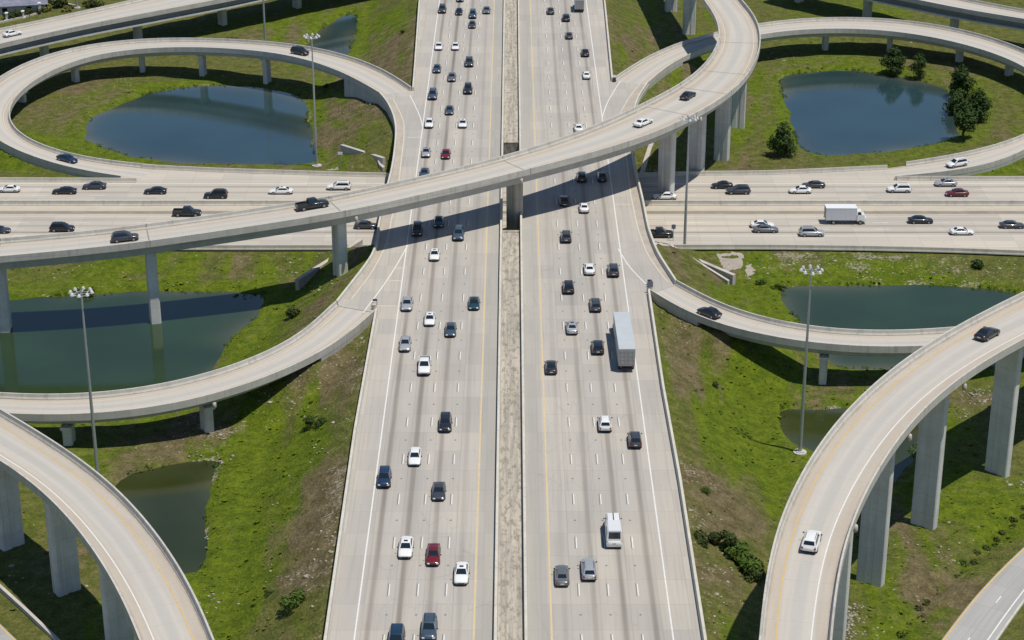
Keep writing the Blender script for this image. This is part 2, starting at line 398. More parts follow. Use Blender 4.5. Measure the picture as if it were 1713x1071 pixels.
RP['R6'] = Ramp('R6', [(689, 146, 7.96), (669, 131), (632, 108, 7.9), (581, 91, 8.4), (505, 73, 8.7), (430, 65.5, 8.4), (302, 60.5), (227, 63, 6.6), (151, 70.6), (101, 80.7), (50, 99.6, 5.6), (0, 123), (-30, 148, 4.8), (-45, 178), (-36, 212, 3.7), (0, 241), (38, 256, 2.6), (80, 271), (121, 283, 1.9), (164, 291.5, 1.6), (232, 298.5, 1.485)],
                [(637, 157, 7.96), (626, 148.7), (596, 131, 7.9), (556, 113, 8.3), (505, 94.5, 8.7), (430, 84, 8.4), (327, 78.6), (252, 80, 6.6), (176, 87), (126, 99.6, 5.7), (75, 121), (38, 146, 5), (15, 171), (9, 186, 4.3), (15, 209), (33, 227, 3.4), (63, 242), (101, 254.6, 2.4), (141, 263), (176, 267.6, 1.7), (252, 275, 1.485), (300, 278, 1.485)], 3, 3)
RP['R7'] = Ramp('R7', [(586, 474, 7.96), (556, 507), (538, 529, 7.7), (513, 552.7), (480, 578), (430, 600, 7.0), (353, 626), (252, 648.5, 6.2), (151, 660), (76, 661.5), (0, 658.6, 5.2), (-80, 648)],
                [(627, 517, 7.96), (616, 535), (581, 563, 7.7), (531, 595.5), (480, 615.7), (430, 637, 7.0), (353, 667), (252, 686, 6.2), (151, 696), (50, 697), (0, 693.5, 5.2), (-80, 684)], 16, 60)
RP['R8'] = Ramp('R8', [(1124, 457, 7.96), (1162, 489), (1213, 512), (1261, 527, 7.8), (1283, 536), (1333, 546), (1409, 554, 7.2), (1510, 553), (1585, 549, 6.6), (1713, 534)],
                [(1088, 484, 7.96), (1112, 505), (1147, 530), (1213, 549, 7.8), (1290, 565), (1358, 575), (1434, 582, 7.2), (1522, 582), (1600, 579, 6.6), (1713, 562)], 16, 60)
RP['R9'] = Ramp('R9', [(1026, 130, 7.96), (1041.5, 121), (1074, 97), (1112, 78, 7.8), (1150, 64), (1194, 53.4, 7.2), (1271, 36.4), (1333, 30, 6.6), (1409, 26.5), (1484, 28.7), (1560, 37.5, 6), (1636, 54), (1713, 80.7, 5.4), (1762, 105), (1800, 140, 4.6), (1812, 172), (1785, 205, 3.4), (1713, 231), (1661, 244.5), (1585, 259.6, 2.0), (1540, 267), (1484, 275, 1.485)],
                [(1080, 142, 7.96), (1097, 126), (1112, 111, 7.8), (1160, 88), (1195, 72.5, 7.2), (1273, 57), (1333, 49, 6.6), (1409, 46.6), (1484, 50), (1560, 60.5, 6), (1636, 78), (1713, 106, 5.4), (1738, 124), (1757, 150, 4.6), (1765, 175), (1752, 210, 3.4), (1713, 262), (1636, 282.7, 2.0), (1590, 289), (1500, 294.5, 1.485)], 3, 3, wfix=None)
RP['R10'] = Ramp('R10', [(-60, 60, 7.6), (0, 48, 7.8), (47, 38.5), (93, 28), (140, 19), (176, 10.5, 8.4), (250, -7, 8.7), (330, -26, 9)],
                 [(-60, 87, 7.6), (0, 73, 7.8), (47, 61), (117, 46), (176, 33.5, 8.4), (277, 15.5), (353, 1, 9), (420, -12, 9)], 40, 60)
RP['R11'] = Ramp('R11', [(1440, -46, 9), (1550, -18), (1625, 0, 8.6), (1713, 15), (1790, 30, 8)],
                 [(1440, -20, 9), (1551, 2), (1615, 16.5, 8.6), (1713, 31), (1790, 44, 8)], 30, 40)
RP['R5'] = Ramp('R5', [(1530, 1120, .3), (1571.6, 1071), (1599.5, 1023), (1637, 977), (1675, 942), (1713, 904), (1780, 850, .3)],
                [(1625, 1120, .3), (1660, 1071), (1688, 1028), (1713, 992), (1760, 935), (1800, 890, .3)], 20, 30)
RP['R4'] = Ramp('R4', [(-60, 990, .3), (0, 1035), (40.5, 1071), (75, 1110, .3)], [(-90, 1070, .3), (-30, 1110), (10, 1150, .3)], 10, 20)
def mark_px(k, a, b):
    """embanked stretch of ramp k between the stations nearest to two photo points"""
    r = RP[k]; ia = r.nearest(*at(*a)); ib = r.nearest(*at(*b)); i, j = min(ia, ib), max(ia, ib); r.emb[i:j + 1] = True
mark_px('R6', (665, 152, 8), (603, 124, 8)); mark_px('R6', (-10, 216, 3.5), (250, 287, 1.5))
mark_px('R7', (606, 495, 8), (520, 585, 7.7)); mark_px('R8', (1106, 470, 8), (1185, 524, 7.9))
mark_px('R9', (1053, 136, 8), (1110, 96, 7.8)); mark_px('R9', (1760, 222, 3.2), (1490, 284, 1.5))
for k in ('R6', 'R7', 'R8', 'R9'): q = RP[k].L < 14; RP[k].P[q, 2] = np.minimum(RP[k].P[q, 2], 7.96)
for k in ('R6', 'R7', 'R8', 'R9'): RP[k].emb[:int(np.nonzero(RP[k].emb)[0].min())] = True
for k, px, py, B, ib, sg in (('R7', 627, 517, LBw, 4, 1), ('R8', 1088, 484, RBw, 5, 1), ('R6', 689, 146, LBw, 15, -1), ('R9', 1026, 130, RBw, 14, -1)):
    r_ = RP[k]; i_ = r_.nearest(*at(px, py, 8.9)); r_.join = i_; B[ib] = r_.P[i_, :2] + r_.N[i_] * r_.hw[i_] * sg
assert (np.diff(LBw[:, 1]) > 0).all() and (np.diff(RBw[:, 1]) > 0).all(), (LBw, RBw)
def st(k, px, py, z=8.9): return RP[k].nearest(*at(px, py, z))

# ------------------------------------------------------------------ ponds (shorelines)
POND = {
 'a': [(140, 213), (160, 195), (200, 175), (260, 153), (330, 143), (410, 143), (470, 150), (505, 165), (515, 185), (513, 200), (522, 220), (528, 245), (530, 268), (520, 276), (430, 278), (330, 276), (240, 268), (180, 252), (150, 235)],
 'b': [(505, 82), (530, 55), (560, 33), (595, 18), (597, 45), (588, 75), (578, 102), (540, 98)],
 'c': [(1303, 141), (1308, 128), (1346, 121), (1409, 117), (1472, 123), (1510, 128.6), (1548, 137), (1585, 148.7), (1605, 165), (1600, 176), (1608, 195), (1602, 217), (1602, 230), (1585, 237), (1535, 248), (1484, 254.6), (1421, 262), (1371, 262), (1338, 249.6), (1329, 227), (1323, 196), (1311, 166)],
 'd': [(-110, 512), (22, 503), (68, 495.7), (201, 492), (214, 488), (327, 488), (390, 490), (410, 493), (430, 491), (443, 499), (435, 520), (430, 535), (378, 580), (353, 611), (348, 640), (300, 676), (100, 690), (-110, 690)],
 'e': [(190, 800), (255, 784), (328, 773), (371, 771), (361, 782), (354, 813), (349, 850), (347, 888), (339, 942), (328, 966), (285, 962), (240, 925), (200, 860)],
 'f': [(1298, 483), (1328, 479), (1409, 477), (1535, 477), (1636, 482), (1760, 496), (1760, 600), (1620, 619), (1492, 620), (1409, 617), (1378, 608), (1352, 575), (1341, 545), (1331, 530), (1313, 509)],
 'g': [(1304, 688), (1323, 681), (1358, 684), (1430, 684), (1500, 690), (1533, 702), (1538, 730), (1532, 765), (1510, 790), (1490, 812), (1440, 802), (1385, 770), (1350, 752), (1322, 745), (1310, 715)],
}
PW = {k: chaikin([at(x, y, ZW) for x, y in v], 2) for k, v in POND.items()}
def poly_sd(X, Y, P):
    d = np.full(X.shape, 1e9); inside = np.zeros(X.shape, bool)
    A = P; B = np.roll(P, -1, 0)
    for (ax, ay), (bx, by) in zip(A, B):
        ex, ey = bx - ax, by - ay; t = np.clip(((X - ax) * ex + (Y - ay) * ey) / (ex * ex + ey * ey + 1e-9), 0, 1)
        d = np.minimum(d, np.hypot(X - ax - t * ex, Y - ay - t * ey))
        c = ((ay > Y) != (by > Y)) & (X < (bx - ax) * (Y - ay) / (by - ay + 1e-12) + ax); inside ^= c
    return np.where(inside, -d, d)

# ------------------------------------------------------------------ terrain
def fnoise(X, Y, s, seed=0.0, octv=3):
    f = np.empty(X.shape); fx = X.ravel() * s; fy = Y.ravel() * s; o = f.ravel()
    for i in range(fx.size): o[i] = noise.fractal((fx[i] + seed, fy[i] - seed, seed), 1.0, 2.0, octv)
    return o.reshape(X.shape)

DITCH = resample([(*at(x, y, -.2), 0) for x, y in [(1790, 790), (1713, 851), (1640, 920), (1580, 975), (1506, 1053), (1440, 1130)]], 2.0)
def seg_dist(X, Y, P):
    d = np.full(X.shape, 1e9)
    for p in P: d = np.minimum(d, np.hypot(X - p[0], Y - p[1]))
    return d

def terrain(X, Y, wob=None):
    """height, and masks used for the vegetation"""
    X = np.asarray(X, float); Y = np.asarray(Y, float)
    if wob is None: wob = np.zeros(X.shape)
    z = .12 + wob * .35
    d = np.maximum(XL(Y) - X, X - XR(Y)); dn = np.maximum(d - .2, 0)
    dew = np.maximum(np.maximum(YN(X) - .8 - Y, Y - YF(X) - .8), 0)
    emb = np.minimum(7.2 - .5 * dn, 1.2 + .55 * dew) + wob * .35 * np.clip(dn / 3, 0, 1)
    for r in RP.values():
        idx = np.nonzero(r.emb)[0]
        for i in idx:
            q = np.hypot(X - r.P[i, 0], Y - r.P[i, 1]) - r.hw[i]
            emb = np.maximum(emb, r.P[i, 2] - .95 - .5 * np.maximum(q, 0))
    z = np.maximum(z, emb)
    z = np.maximum(z, 1.15 - .13 * np.maximum(dew - 2.5, 0))
    z = np.where(dew <= .01, 1.15, z)
    pd = np.full(X.shape, 1e9)
    for P in PW.values():
        bx = (X > P[:, 0].min() - 30) & (X < P[:, 0].max() + 30) & (Y > P[:, 1].min() - 30) & (Y < P[:, 1].max() + 30)
        if bx.any(): pd[bx] = np.minimum(pd[bx], poly_sd(X[bx], Y[bx], P))
    pdw = pd + wob * 1.1
    shore = np.where(pdw > 0, ZW + .08 + .42 * pdw, ZW + .6 * pdw)
    z = np.minimum(z, np.maximum(shore, -3.5))
    for k, hh in (('R5', .12), ('R4', .12)):
        r = RP[k]
        for i in range(len(r.P)):
            q = np.hypot(X - r.P[i, 0], Y - r.P[i, 1]); t = np.clip((r.hw[i] + 2.5 - q) / 2.0, 0, 1)
            z = z * (1 - t) + hh * t
    dd = seg_dist(X, Y, DITCH); z = z - 1.3 * np.exp(-(dd / 1.7) ** 2)
    return z, emb, d, dew, pd, dd

def ground_z(x, y): return float(terrain(np.array([x]), np.array([y]))[0][0])

xs = np.r_[-3000, -1500, -800, -500, -350, -260, np.arange(-200, -150, 8), np.arange(-150, 150.1, 1.25), np.arange(158, 205, 8), 260, 350, 500, 800, 1500, 3000]
ys = np.r_[-2500, -1200, -600, -250, -50, 60, 120, 160, np.arange(190, 300, 1.2), np.arange(300, 570, 1.5), np.arange(575, 680, 7), 740, 850, 1000, 1300, 1800, 2600, 4000, 6000]
GX, GY = np.meshgrid(xs, ys)
W1 = fnoise(GX, GY, .11, 3.1, 4)
GZ, EMB, DN, DEW, PD, DD = terrain(GX, GY, W1)
W2 = fnoise(GX, GY, .045, 9.7, 4); W3 = fnoise(GX, GY, .2, 5.5, 3)
far = (np.abs(GX) > 210) | (GY < 185) | (GY > 690)
def sm(x, a, b): t = np.clip((x - a) / (b - a), 0, 1); return t * t * (3 - 2 * t)
slope = sm(EMB, .8, 2.5) * (DN > 0)
lush = .20 + .55 * W2 + .85 * np.exp(-np.maximum(PD, 0) / 4.5) * (PD > -1)
toe = np.exp(-((EMB - .3) / 1.6) ** 2) * (DN > 3); lush = lush + .55 * toe
dry = .13 + .30 * W1 + .32 * fnoise(GX, GY, .03, 33.3, 4) + .25 * slope * sm(EMB, 2, 5.5)
bare = np.where(slope > .3, .12 + .25 * sm(EMB, 5, 7), -.12) + .15 * W3 + .32 * np.exp(-np.abs(PD) / .9) * (PD > -1.2)
# patches seen in the photograph: pixel, height, radius, dry, lush, bare
SPOT = [(545, 850, 5, 7, .6, -.3, .12), (530, 930, 5, 7, .55, -.3, .1), (560, 770, 6, 6, .35, -.1, .1), (500, 800, 3, 6, .45, -.2, 0), (470, 760, 2, 8, -.4, .7, 0), (440, 830, 1, 9, -.5, .8, -.1), (400, 920, 1, 9, -.4, .7, -.1), (370, 1000, 0, 8, -.3, .6, 0), (450, 700, 3, 8, -.1, .2, 0), (415, 770, 1, 9, -.4, .7, 0),
        (400, 870, 0, 4, .2, -.3, .25), (560, 620, 6, 6, .2, 0, .05), (600, 640, 7, 4, .1, .1, .05), (500, 970, 3, 6, .3, 0, .1),
        (600, 215, 4, 9, .6, -.4, .02), (610, 180, 5, 6, .3, -.2, .05), (560, 170, 1, 7, -.2, .5, 0), (575, 240, 2, 7, -.2, .4, 0), (150, 180, 0, 12, .15, .1, .02), (90, 210, 0, 10, .2, .1, 0), (130, 140, 0, 12, .25, -.1, .1),
        (650, 60, 6, 10, .25, .1, 0), (625, 30, 3, 12, -.3, .6, 0), (640, 110, 6, 8, .35, 0, 0), (500, 40, 0, 12, .2, 0, 0), (400, 50, 0, 10, -.1, .4, 0),
        (1170, 830, 5, 7, .5, -.3, .12), (1190, 700, 4, 8, .1, .1, 0), (1250, 700, 2, 9, -.5, .8, -.1), (1290, 790, 1, 9, -.5, .9, -.1), (1230, 640, 3, 7, -.2, .5, 0), (1210, 790, 4, 7, .6, -.4, .05), (1250, 860, 3, 6, .55, -.4, .1), (1200, 980, 5, 6, .45, -.2, .1), (1270, 640, 2, 6, -.4, .7, 0), (1150, 620, 6, 5, .25, 0, .05),
        (1180, 450, 4, 6, .3, 0, .05), (1230, 490, 3, 7, -.3, .7, 0), (1330, 440, 1, 6, .2, -.1, .35), (1420, 440, 1, 8, .2, -.1, .3), (1530, 445, 1, 9, .2, -.1, .3), (1640, 450, 1, 8, .2, -.1, .3), (1380, 465, 0, 7, -.3, .6, 0), (1520, 466, 0, 10, -.2, .4, 0), (1265, 440, 1, 6, .15, 0, .15),
        (100, 440, 1, 10, .3, -.2, .2), (250, 445, 1, 10, .25, -.1, .15), (380, 440, 1, 10, .2, 0, .15), (200, 475, 0, 14, -.4, .7, -.1), (350, 470, 0, 14, -.3, .6, -.1), (480, 440, 2, 8, 0, .1, .1), (480, 500, 4, 7, .1, .2, 0), (530, 490, 6, 5, .4, 0, .05), (420, 570, 2, 6, -.2, .5, 0), (380, 600, 1, 5, .2, .1, .1),
        (1460, 890, 0, 9, .15, .1, .05), (1600, 880, 0, 9, -.2, .3, 0), (1640, 830, 0, 10, -.2, .4, 0), (1540, 950, 0, 8, .3, 0, .1), (1640, 900, 0, 7, .35, 0, .1), (1600, 1000, 0, 6, .5, -.2, .15), (1560, 1030, 0, 6, .4, 0, .15), (1480, 1050, 0, 7, -.2, .4, 0), (1420, 1030, 0, 4, .3, -.3, .5), (1640, 665, 1, 5, .3, -.3, .35),
        (330, 735, 1, 9, .35, -.2, .2), (420, 700, 2, 7, .2, 0, .12), (260, 760, 0, 8, .2, .1, .1), (330, 715, 0, 5, .3, -.3, .3), (150, 870, 0, 9, -.1, .3, 0), (60, 900, 0, 8, 0, .2, 0), (130, 935, 0, 5, .5, -.3, .15),
        (1060, 60, 6, 12, .25, .05, 0), (1080, 120, 6, 8, 0, .2, 0), (1120, 150, 5, 8, -.1, .4, 0), (1280, 160, 0, 12, .15, .2, 0), (1275, 230, 0, 8, 0, .3, .05), (1400, 95, 0, 16, 0, .3, 0), (1560, 110, 0, 14, .3, 0, 0), (1680, 190, 0, 12, .1, .2, 0), (1660, 215, 0, 10, .2, .2, 0), (1450, 10, 0, 20, -.2, .4, 0)]
for px, py, z, r, a, b, c in SPOT:
    x, y = at(px, py, z); g = np.exp(-((GX - x) ** 2 + ((GY - y) / 1.25) ** 2) / (r * r)) * np.clip(1 + 1.3 * W3, .2, 1.8)
    dry += a * g; lush += b * g; bare += c * g
lush += .5 * np.exp(-(DD / 3.5) ** 2); dry -= .35 * np.exp(-(DD / 3.0) ** 2)
bare += .35 * np.exp(-((DEW - 1.5) / 1.2) ** 2) * (np.abs(GX) > 26)
dns = np.clip(DN, 0, 60); wN = sm(dns, .5, 3) * (1 - sm(dns, 30, 45)); wP = np.exp(-np.maximum(PD, 0) / 12) * (PD > 0)
B1 = fnoise(dns * .42 + W1 * .25, GY * .022, 1.0, 21.3, 3); B2 = fnoise(dns * .3 + 50, GY * .03, 1.0, 4.4, 3); B3 = fnoise(np.clip(PD, 0, 60) * .4 + W1 * .2, (GX + GY) * .02, 1.0, 13.1, 3)
lush += .95 * B1 * wN + .8 * B3 * wP; dry += .85 * B2 * wN + .45 * fnoise(np.clip(PD, 0, 60) * .3 + 30, (GX - GY) * .02, 1.0, 2.2, 3) * wP
bare += .5 * np.exp(-np.abs(PD - .1) / .5) * (.5 + W3)
tone = np.stack([np.clip(dry, 0, 1), np.clip(lush, 0, 1), np.clip(bare, 0, 1), np.ones(GX.shape)], -1).astype(np.float32)
ny, nx = GX.shape
me = bpy.data.meshes.new('ground')
me.vertices.add(nx * ny); me.vertices.foreach_set('co', np.stack([GX, GY, GZ], -1).astype(np.float32).ravel())
I = (np.arange(ny - 1)[:, None] * nx + np.arange(nx - 1)[None, :]).ravel()
quads = np.stack([I, I + 1, I + nx + 1, I + nx], 1).astype(np.int32)
me.loops.add(quads.size); me.loops.foreach_set('vertex_index', quads.ravel())
me.polygons.add(len(quads)); me.polygons.foreach_set('loop_start', np.arange(0, quads.size, 4, dtype=np.int32))
me.update(calc_edges=True); me.shade_smooth()
ca = me.color_attributes.new('tone', 'FLOAT_COLOR', 'POINT'); ca.data.foreach_set('color', tone.ravel())
me.materials.append(M['grass'])
tag(bpy.data.objects.new('ground', me), 'grassy ground with embankment slopes around the highways', 'ground', kind='structure')
C.objects.link(bpy.data.objects['ground'])

PONDTXT = {'a': 'blue pond inside the left loop ramp', 'b': 'small pond at the top between the left loop ramp and the main highway', 'c': 'blue pond with trees on its bank inside the right loop ramp', 'd': 'large dark pond under the left end of the diagonal flyover',
           'e': 'small dark green pond beside the lower left curved flyover', 'f': 'dark pond between the cross highway and the lower right ramp', 'g': 'small murky pond under the lower right flyover'}
for k, P in PW.items():
    gx_, gy_ = np.meshgrid(np.arange(P[:, 0].min() - 3, P[:, 0].max() + 3, 1.0), np.arange(P[:, 1].min() - 3, P[:, 1].max() + 3, 1.0))
    sd = poly_sd(gx_, gy_, P); w_ = sd.shape[1]; keep = sd < 2.2; idm = np.full(sd.size, -1); idm[keep.ravel()] = np.arange(keep.sum())
    kq = keep[:-1, :-1] & keep[1:, :-1] & keep[:-1, 1:] & keep[1:, 1:]; ii, jj = np.nonzero(kq); q = ii * w_ + jj
    mb = MB(); mb.add(np.c_[gx_.ravel(), gy_.ravel(), np.full(sd.size, ZW)][keep.ravel()], np.stack([idm[q], idm[q + 1], idm[q + w_ + 1], idm[q + w_]], 1).tolist())
    sh = np.clip(np.exp(-np.maximum(-sd, 0) / 2.2) * (.55 + 1.1 * fnoise(gx_, gy_, .06, 7.7, 2)), 0, 1).ravel()[keep.ravel()]
    if k in 'eg': sh = sh * .4
    o = tag(mb.build('pond_water', M['water_blue' if k in 'abc' else 'water_olive' if k in 'eg' else 'water']), PONDTXT[k], 'pond', kind='structure')
    at_ = o.data.attributes.new('shallow', 'FLOAT', 'POINT'); at_.data.foreach_set('value', sh.astype(np.float32))

RD = np.full(GX.shape, 1e9)
for kk in ('R5', 'R4'):
    for i_ in range(len(RP[kk].P)): RD = np.minimum(RD, np.hypot(GX - RP[kk].P[i_, 0], GY - RP[kk].P[i_, 1]) - RP[kk].hw[i_])
# grass tufts: uncountable, one object
def build_tufts(n):
    V, Fc, T = [], [], []
    sel = np.nonzero(((GX > -150) & (GX < 150) & (GY > 205) & (GY < 520) & (PD > .6) & (RD > 1.2) & (DEW > 1.5) & (DN > .8)).ravel())[0]
    dens = ((.3 + np.clip(lush, 0, 1) * 1.2 + .5 * sm(W3, 0, .5)) * (1 - .75 * np.clip(dry, 0, 1))).ravel()[sel] * (300 / GY.ravel()[sel]) ** 1.5
    pick = rng.choice(sel, n, p=dens / dens.sum()); zz = GZ.ravel(); gx = GX.ravel(); gy = GY.ravel(); tn = tone.reshape(-1, 4)
    j = rng.uniform(-.6, .6, (n, 2)); hs = rng.uniform(.12, .34, n) * np.where(rng.random(n) < .05, 1.6, 1.0); an = rng.uniform(0, 6.28, n)
    for i, q in enumerate(pick):
        x, y, z, h = gx[q] + j[i, 0], gy[q] + j[i, 1], zz[q] - .06, hs[i]
        for k in range(3):
            a = an[i] + k * 2.1 + random.random(); b = len(V); w = h * 1.1; ca_, sa_ = math.cos(a), math.sin(a); l = h * random.uniform(.1, .6)
            V += [(x - sa_ * w, y + ca_ * w, z), (x + sa_ * w, y - ca_ * w, z), (x + ca_ * (l + h * .7), y + sa_ * (l + h * .7), z + h * .75)]
            Fc.append((b, b + 1, b + 2)); T += [tn[q]] * 3
    me = bpy.data.meshes.new('grass_tufts'); me.from_pydata(V, [], Fc); me.materials.append(M['tuft'])
    c = me.color_attributes.new('tone', 'FLOAT_COLOR', 'POINT'); c.data.foreach_set('color', np.array(T, np.float32).ravel())
    o = bpy.data.objects.new('grass', me); C.objects.link(o)
    tag(o, 'rough tufts of grass and weeds on the slopes', 'grass', kind='stuff')
build_tufts(6500)

# ------------------------------------------------------------------ main highway
def strip_rows(bounds, lo, hi, extra):
    return sorted(set([round(v, 3) for v in list(np.arange(lo, hi, 4.0)) + [b for b in bounds if lo < b < hi] + list(extra) + [lo, hi]]))

def carriageway(side, label):
    bw = LBw if side < 0 else RBw
    rows = strip_rows(list(bw[:, 1]), 60, 640, [GAP0, GAP1]) + [760, 1000, 1400]
    fn = XL if side < 0 else XR; inner = ML if side < 0 else MR
    mb = MB(); n = len(rows)
    cols = [inner, (4.7 if side > 0 else -4.7), (12.2 if side > 0 else -12.2), (19.5 if side > 0 else -19.5), None]
    vs, uv = [], []
    for y in rows:
        for c in cols:
            x = float(fn(y)) if c is None else c
            vs.append((x, y, ZN)); uv.append((x, y))
    k = len(cols)
    fs = []
    for i in range(n - 1):
        for j in range(k - 1):
            q = (i * k + j, i * k + j + 1, (i + 1) * k + j + 1, (i + 1) * k + j)
            fs.append(q if side > 0 else q[::-1])
    mb.add(vs, fs, 0, uv)
    o = tag(mb.build('highway', M['main_road']), label, 'highway', kind='structure')
    # structure below the pavement: retaining walls, span slab with girders, abutment walls
    w = MB()
    def walls(ya, yb, zb):
        rr = [y for y in rows if ya <= y <= yb]
        if rr[0] > ya: rr.insert(0, ya)
        if rr[-1] < yb: rr.append(yb)
        vs = []
        for y in rr:
            for x in (float(fn(y)) - .0 * side, inner):
                vs += [(x, y, ZN - .012), (x, y, zb)]
        fs = []
        for i in range(len(rr) - 1):
            a, b = 4 * i, 4 * i + 4
            fs += [(a, a + 1, b + 1, b), (a + 2, b + 2, b + 3, a + 3), (a + 1, a + 3, b + 3, b + 1), (a, b, b + 2, a + 2)]
        e = len(vs) - 4
        fs += [(0, 2, 3, 1), (e, e + 1, e + 3, e + 2)]
        w.add(vs, fs)
    walls(60, GAP0, .2); w.build('abutment', M['girder'], o, recalc=True)
    w = MB(); walls(GAP1, 1400, .2); w.build('abutment', M['girder'], o, recalc=True)
    w = MB(); walls(GAP0 + .05, GAP1 - .05, ZN - 1.75)
    w.build('girder', M['girder'], o, recalc=True)
    p = MB()
    for y in (383.2,):
        x0, x1 = sorted((float(fn(y)) + (-2 if side > 0 else 2), inner + side * 1.5))
        p.box(((x0 + x1) / 2, y, ZN - 2.2), (x1 - x0, 1.2, .9))
        for k in range(6):
            x = x0 + (x1 - x0) * (k + .5) / 6; p.tube([(x, y, .8), (x, y, ZN - 2.6)], .5, 10)
    p.build('pier', M['pier'], o)
    # painted lines
    def ribbon(pts, w, mat, name, z=.006, dash=None):
        P = resample([(x, y, ZN) for x, y in pts], 1.0); P = np.c_[gsmooth(P[:, :2], 2.5), P[:, 2]] if len(pts) > 2 else P
        T = np.gradient(P[:, :2], axis=0); T /= np.linalg.norm(T, axis=1)[:, None] + 1e-9; N = np.c_[-T[:, 1], T[:, 0]]
        m = MB(); loft(m, P, N, lambda i: [(w / 2, z), (-w / 2, z)], closed=False); return m.build(name, mat, o, recalc=False)
    ribbon([(side * (19.35 if side < 0 else 19.8), 60), (side * (19.35 if side < 0 else 19.8), 1400)], .2, M['white_paint'], 'edge_line')
    ribbon([(side * (4.72 if side < 0 else 4.9), 60), (side * (4.72 if side < 0 else 4.9), 1400)], .24, M['main_yellow'], 'edge_line')
    for x in ((-8.35, -12.0, -15.7) if side < 0 else (8.6, 12.35, 16.1)):
        m = MB(); kk = MB()
        y = 259.7 - 12.19 * 16
        while y < 900:
            m.add([(x - .075, y - 1.5, ZN + .006), (x + .075, y - 1.5, ZN + .006), (x + .075, y + 1.5, ZN + .006), (x - .075, y + 1.5, ZN + .006)], [(0, 1, 2, 3)])
            kk.add([(x - .26, y - 1.6, ZN + .006), (x - .10, y - 1.6, ZN + .006), (x - .10, y + 1.6, ZN + .006), (x - .26, y + 1.6, ZN + .006)], [(0, 1, 2, 3)])
            kk.box((x, y + 6.1, ZN + .03), (.24, .24, .05))
            y += 12.19
        m.build('lane_line', M['white_paint'], o); kk.build('contrast_line', M['contrast'], o)
    L = [[(686, 160), (690, 168), (697, 182), (704.7, 200), (707, 214)], [(657, 165), (668, 185), (676, 205), (676, 230), (673, 253), (668, 297), (660, 340), (652, 383), (646, 411), (622, 456), (600, 485), (588, 500)], [(682, 411), (660, 450), (640, 480), (607, 524)]] if side < 0 else \
        [[(1007.5, 196), (1016, 171), (1034, 141), (1038, 136)], [(1072, 138), (1051.6, 164), (1036, 192), (1037, 225), (1048, 262), (1055, 325), (1066.7, 381), (1082, 424), (1108, 462), (1118, 472)], [(1034, 416), (1051.6, 446), (1082, 477)]]
    for k, l in enumerate(L): ribbon([at(x, y, ZN) for x, y in l], .22, M['pale_paint'] if k == 1 else M['white_paint'], 'edge_line', .010)
    al = np.array([at(x, y, ZN) for x, y in L[1]]); al = al[al[:, 1].argsort()]
    ya, yb = al[0, 1], al[-1, 1]; vs, uv = [], []; yy = np.arange(ya, yb, 1.5)
    bx = gsmooth(np.array([float(fn(y)) for y in yy]), 2); ax = gsmooth(np.interp(yy, al[:, 1], al[:, 0]), 3)
    for y, b_, a_ in zip(yy, bx, ax): vs += [(b_ - side * .45, y, ZN + .004), (a_ + side * .1, y, ZN + .004)]
    m = MB(); m.add(vs, [(2 * i, 2 * i + 1, 2 * i + 3, 2 * i + 2) for i in range(len(yy) - 1)]); q = m.build('shoulder', M['tan_shoulder'], o)
    if q.data.polygons[0].normal.z < 0: q.data.flip_normals()
    bars = [((660, 449), (675, 449)), ((651, 470), (671, 470)), ((630, 512), (667, 512)), ((682, 230), (704, 230))] if side < 0 else [((1026, 342), (1055, 342))]
    for a, b in bars: ribbon([at(*a, ZN), at(*b, ZN)], .35, M['pale_paint'], 'gore_bar', .014)
    return o
M['tan_shoulder'] = wall_material('tan_shoulder', (.42, .375, .32), .45, (.24, .19, .145), .3)
M['main_yellow'] = plain('faded_yellow_paint', (.60, .475, .27), .75, .14, .8)
M['contrast'] = plain('worn_contrast_paint', (.22, .21, .20), .85, .2, 2.0)
carriageway(-1, 'left carriageway of the wide main highway, traffic coming towards the viewer')
carriageway(1, 'right carriageway of the wide main highway, traffic driving away')
# median strip (two lengths, open over the cross highway)
for (a, b, nm) in ((60, GAP0, 'rubble strewn concrete median strip of the main highway, near length'), (GAP1, 1400, 'concrete median strip of the main highway, far length beyond the cross highway')):
    mb = MB(); yy = list(np.arange(a, min(b, 640), 1.2)) + ([b] if b < 640 else [900, 1400]); cx = np.linspace(ML + .02, MR - .02, 5); vs = []; wl = []
    for y in yy:
        for j, x in enumerate(cx): vs.append((x, y, ZN - .08 + (.0 if j in (0, 4) else .05 * noise.noise((x * .8, y * .5, 1)))))
    k = 5; fs = [(i * k + j, i * k + j + 1, (i + 1) * k + j + 1, (i + 1) * k + j) for i in range(len(yy) - 1) for j in range(k - 1)]
    mb.add(vs, fs)
    ye = GAP0 if b == GAP0 else GAP1
    mb.box(((ML + MR) / 2, ye + (-.5 if b == GAP0 else .5), ZN - .35), (MR - ML - .1, .9, .8)); mb.box(((ML + MR) / 2, ye + (-.55 if b == GAP0 else .55), 3.6), (MR - ML - .1, 1.0, 7.2))
    tag(mb.build('median_strip', M['median']), nm, 'median', kind='structure')

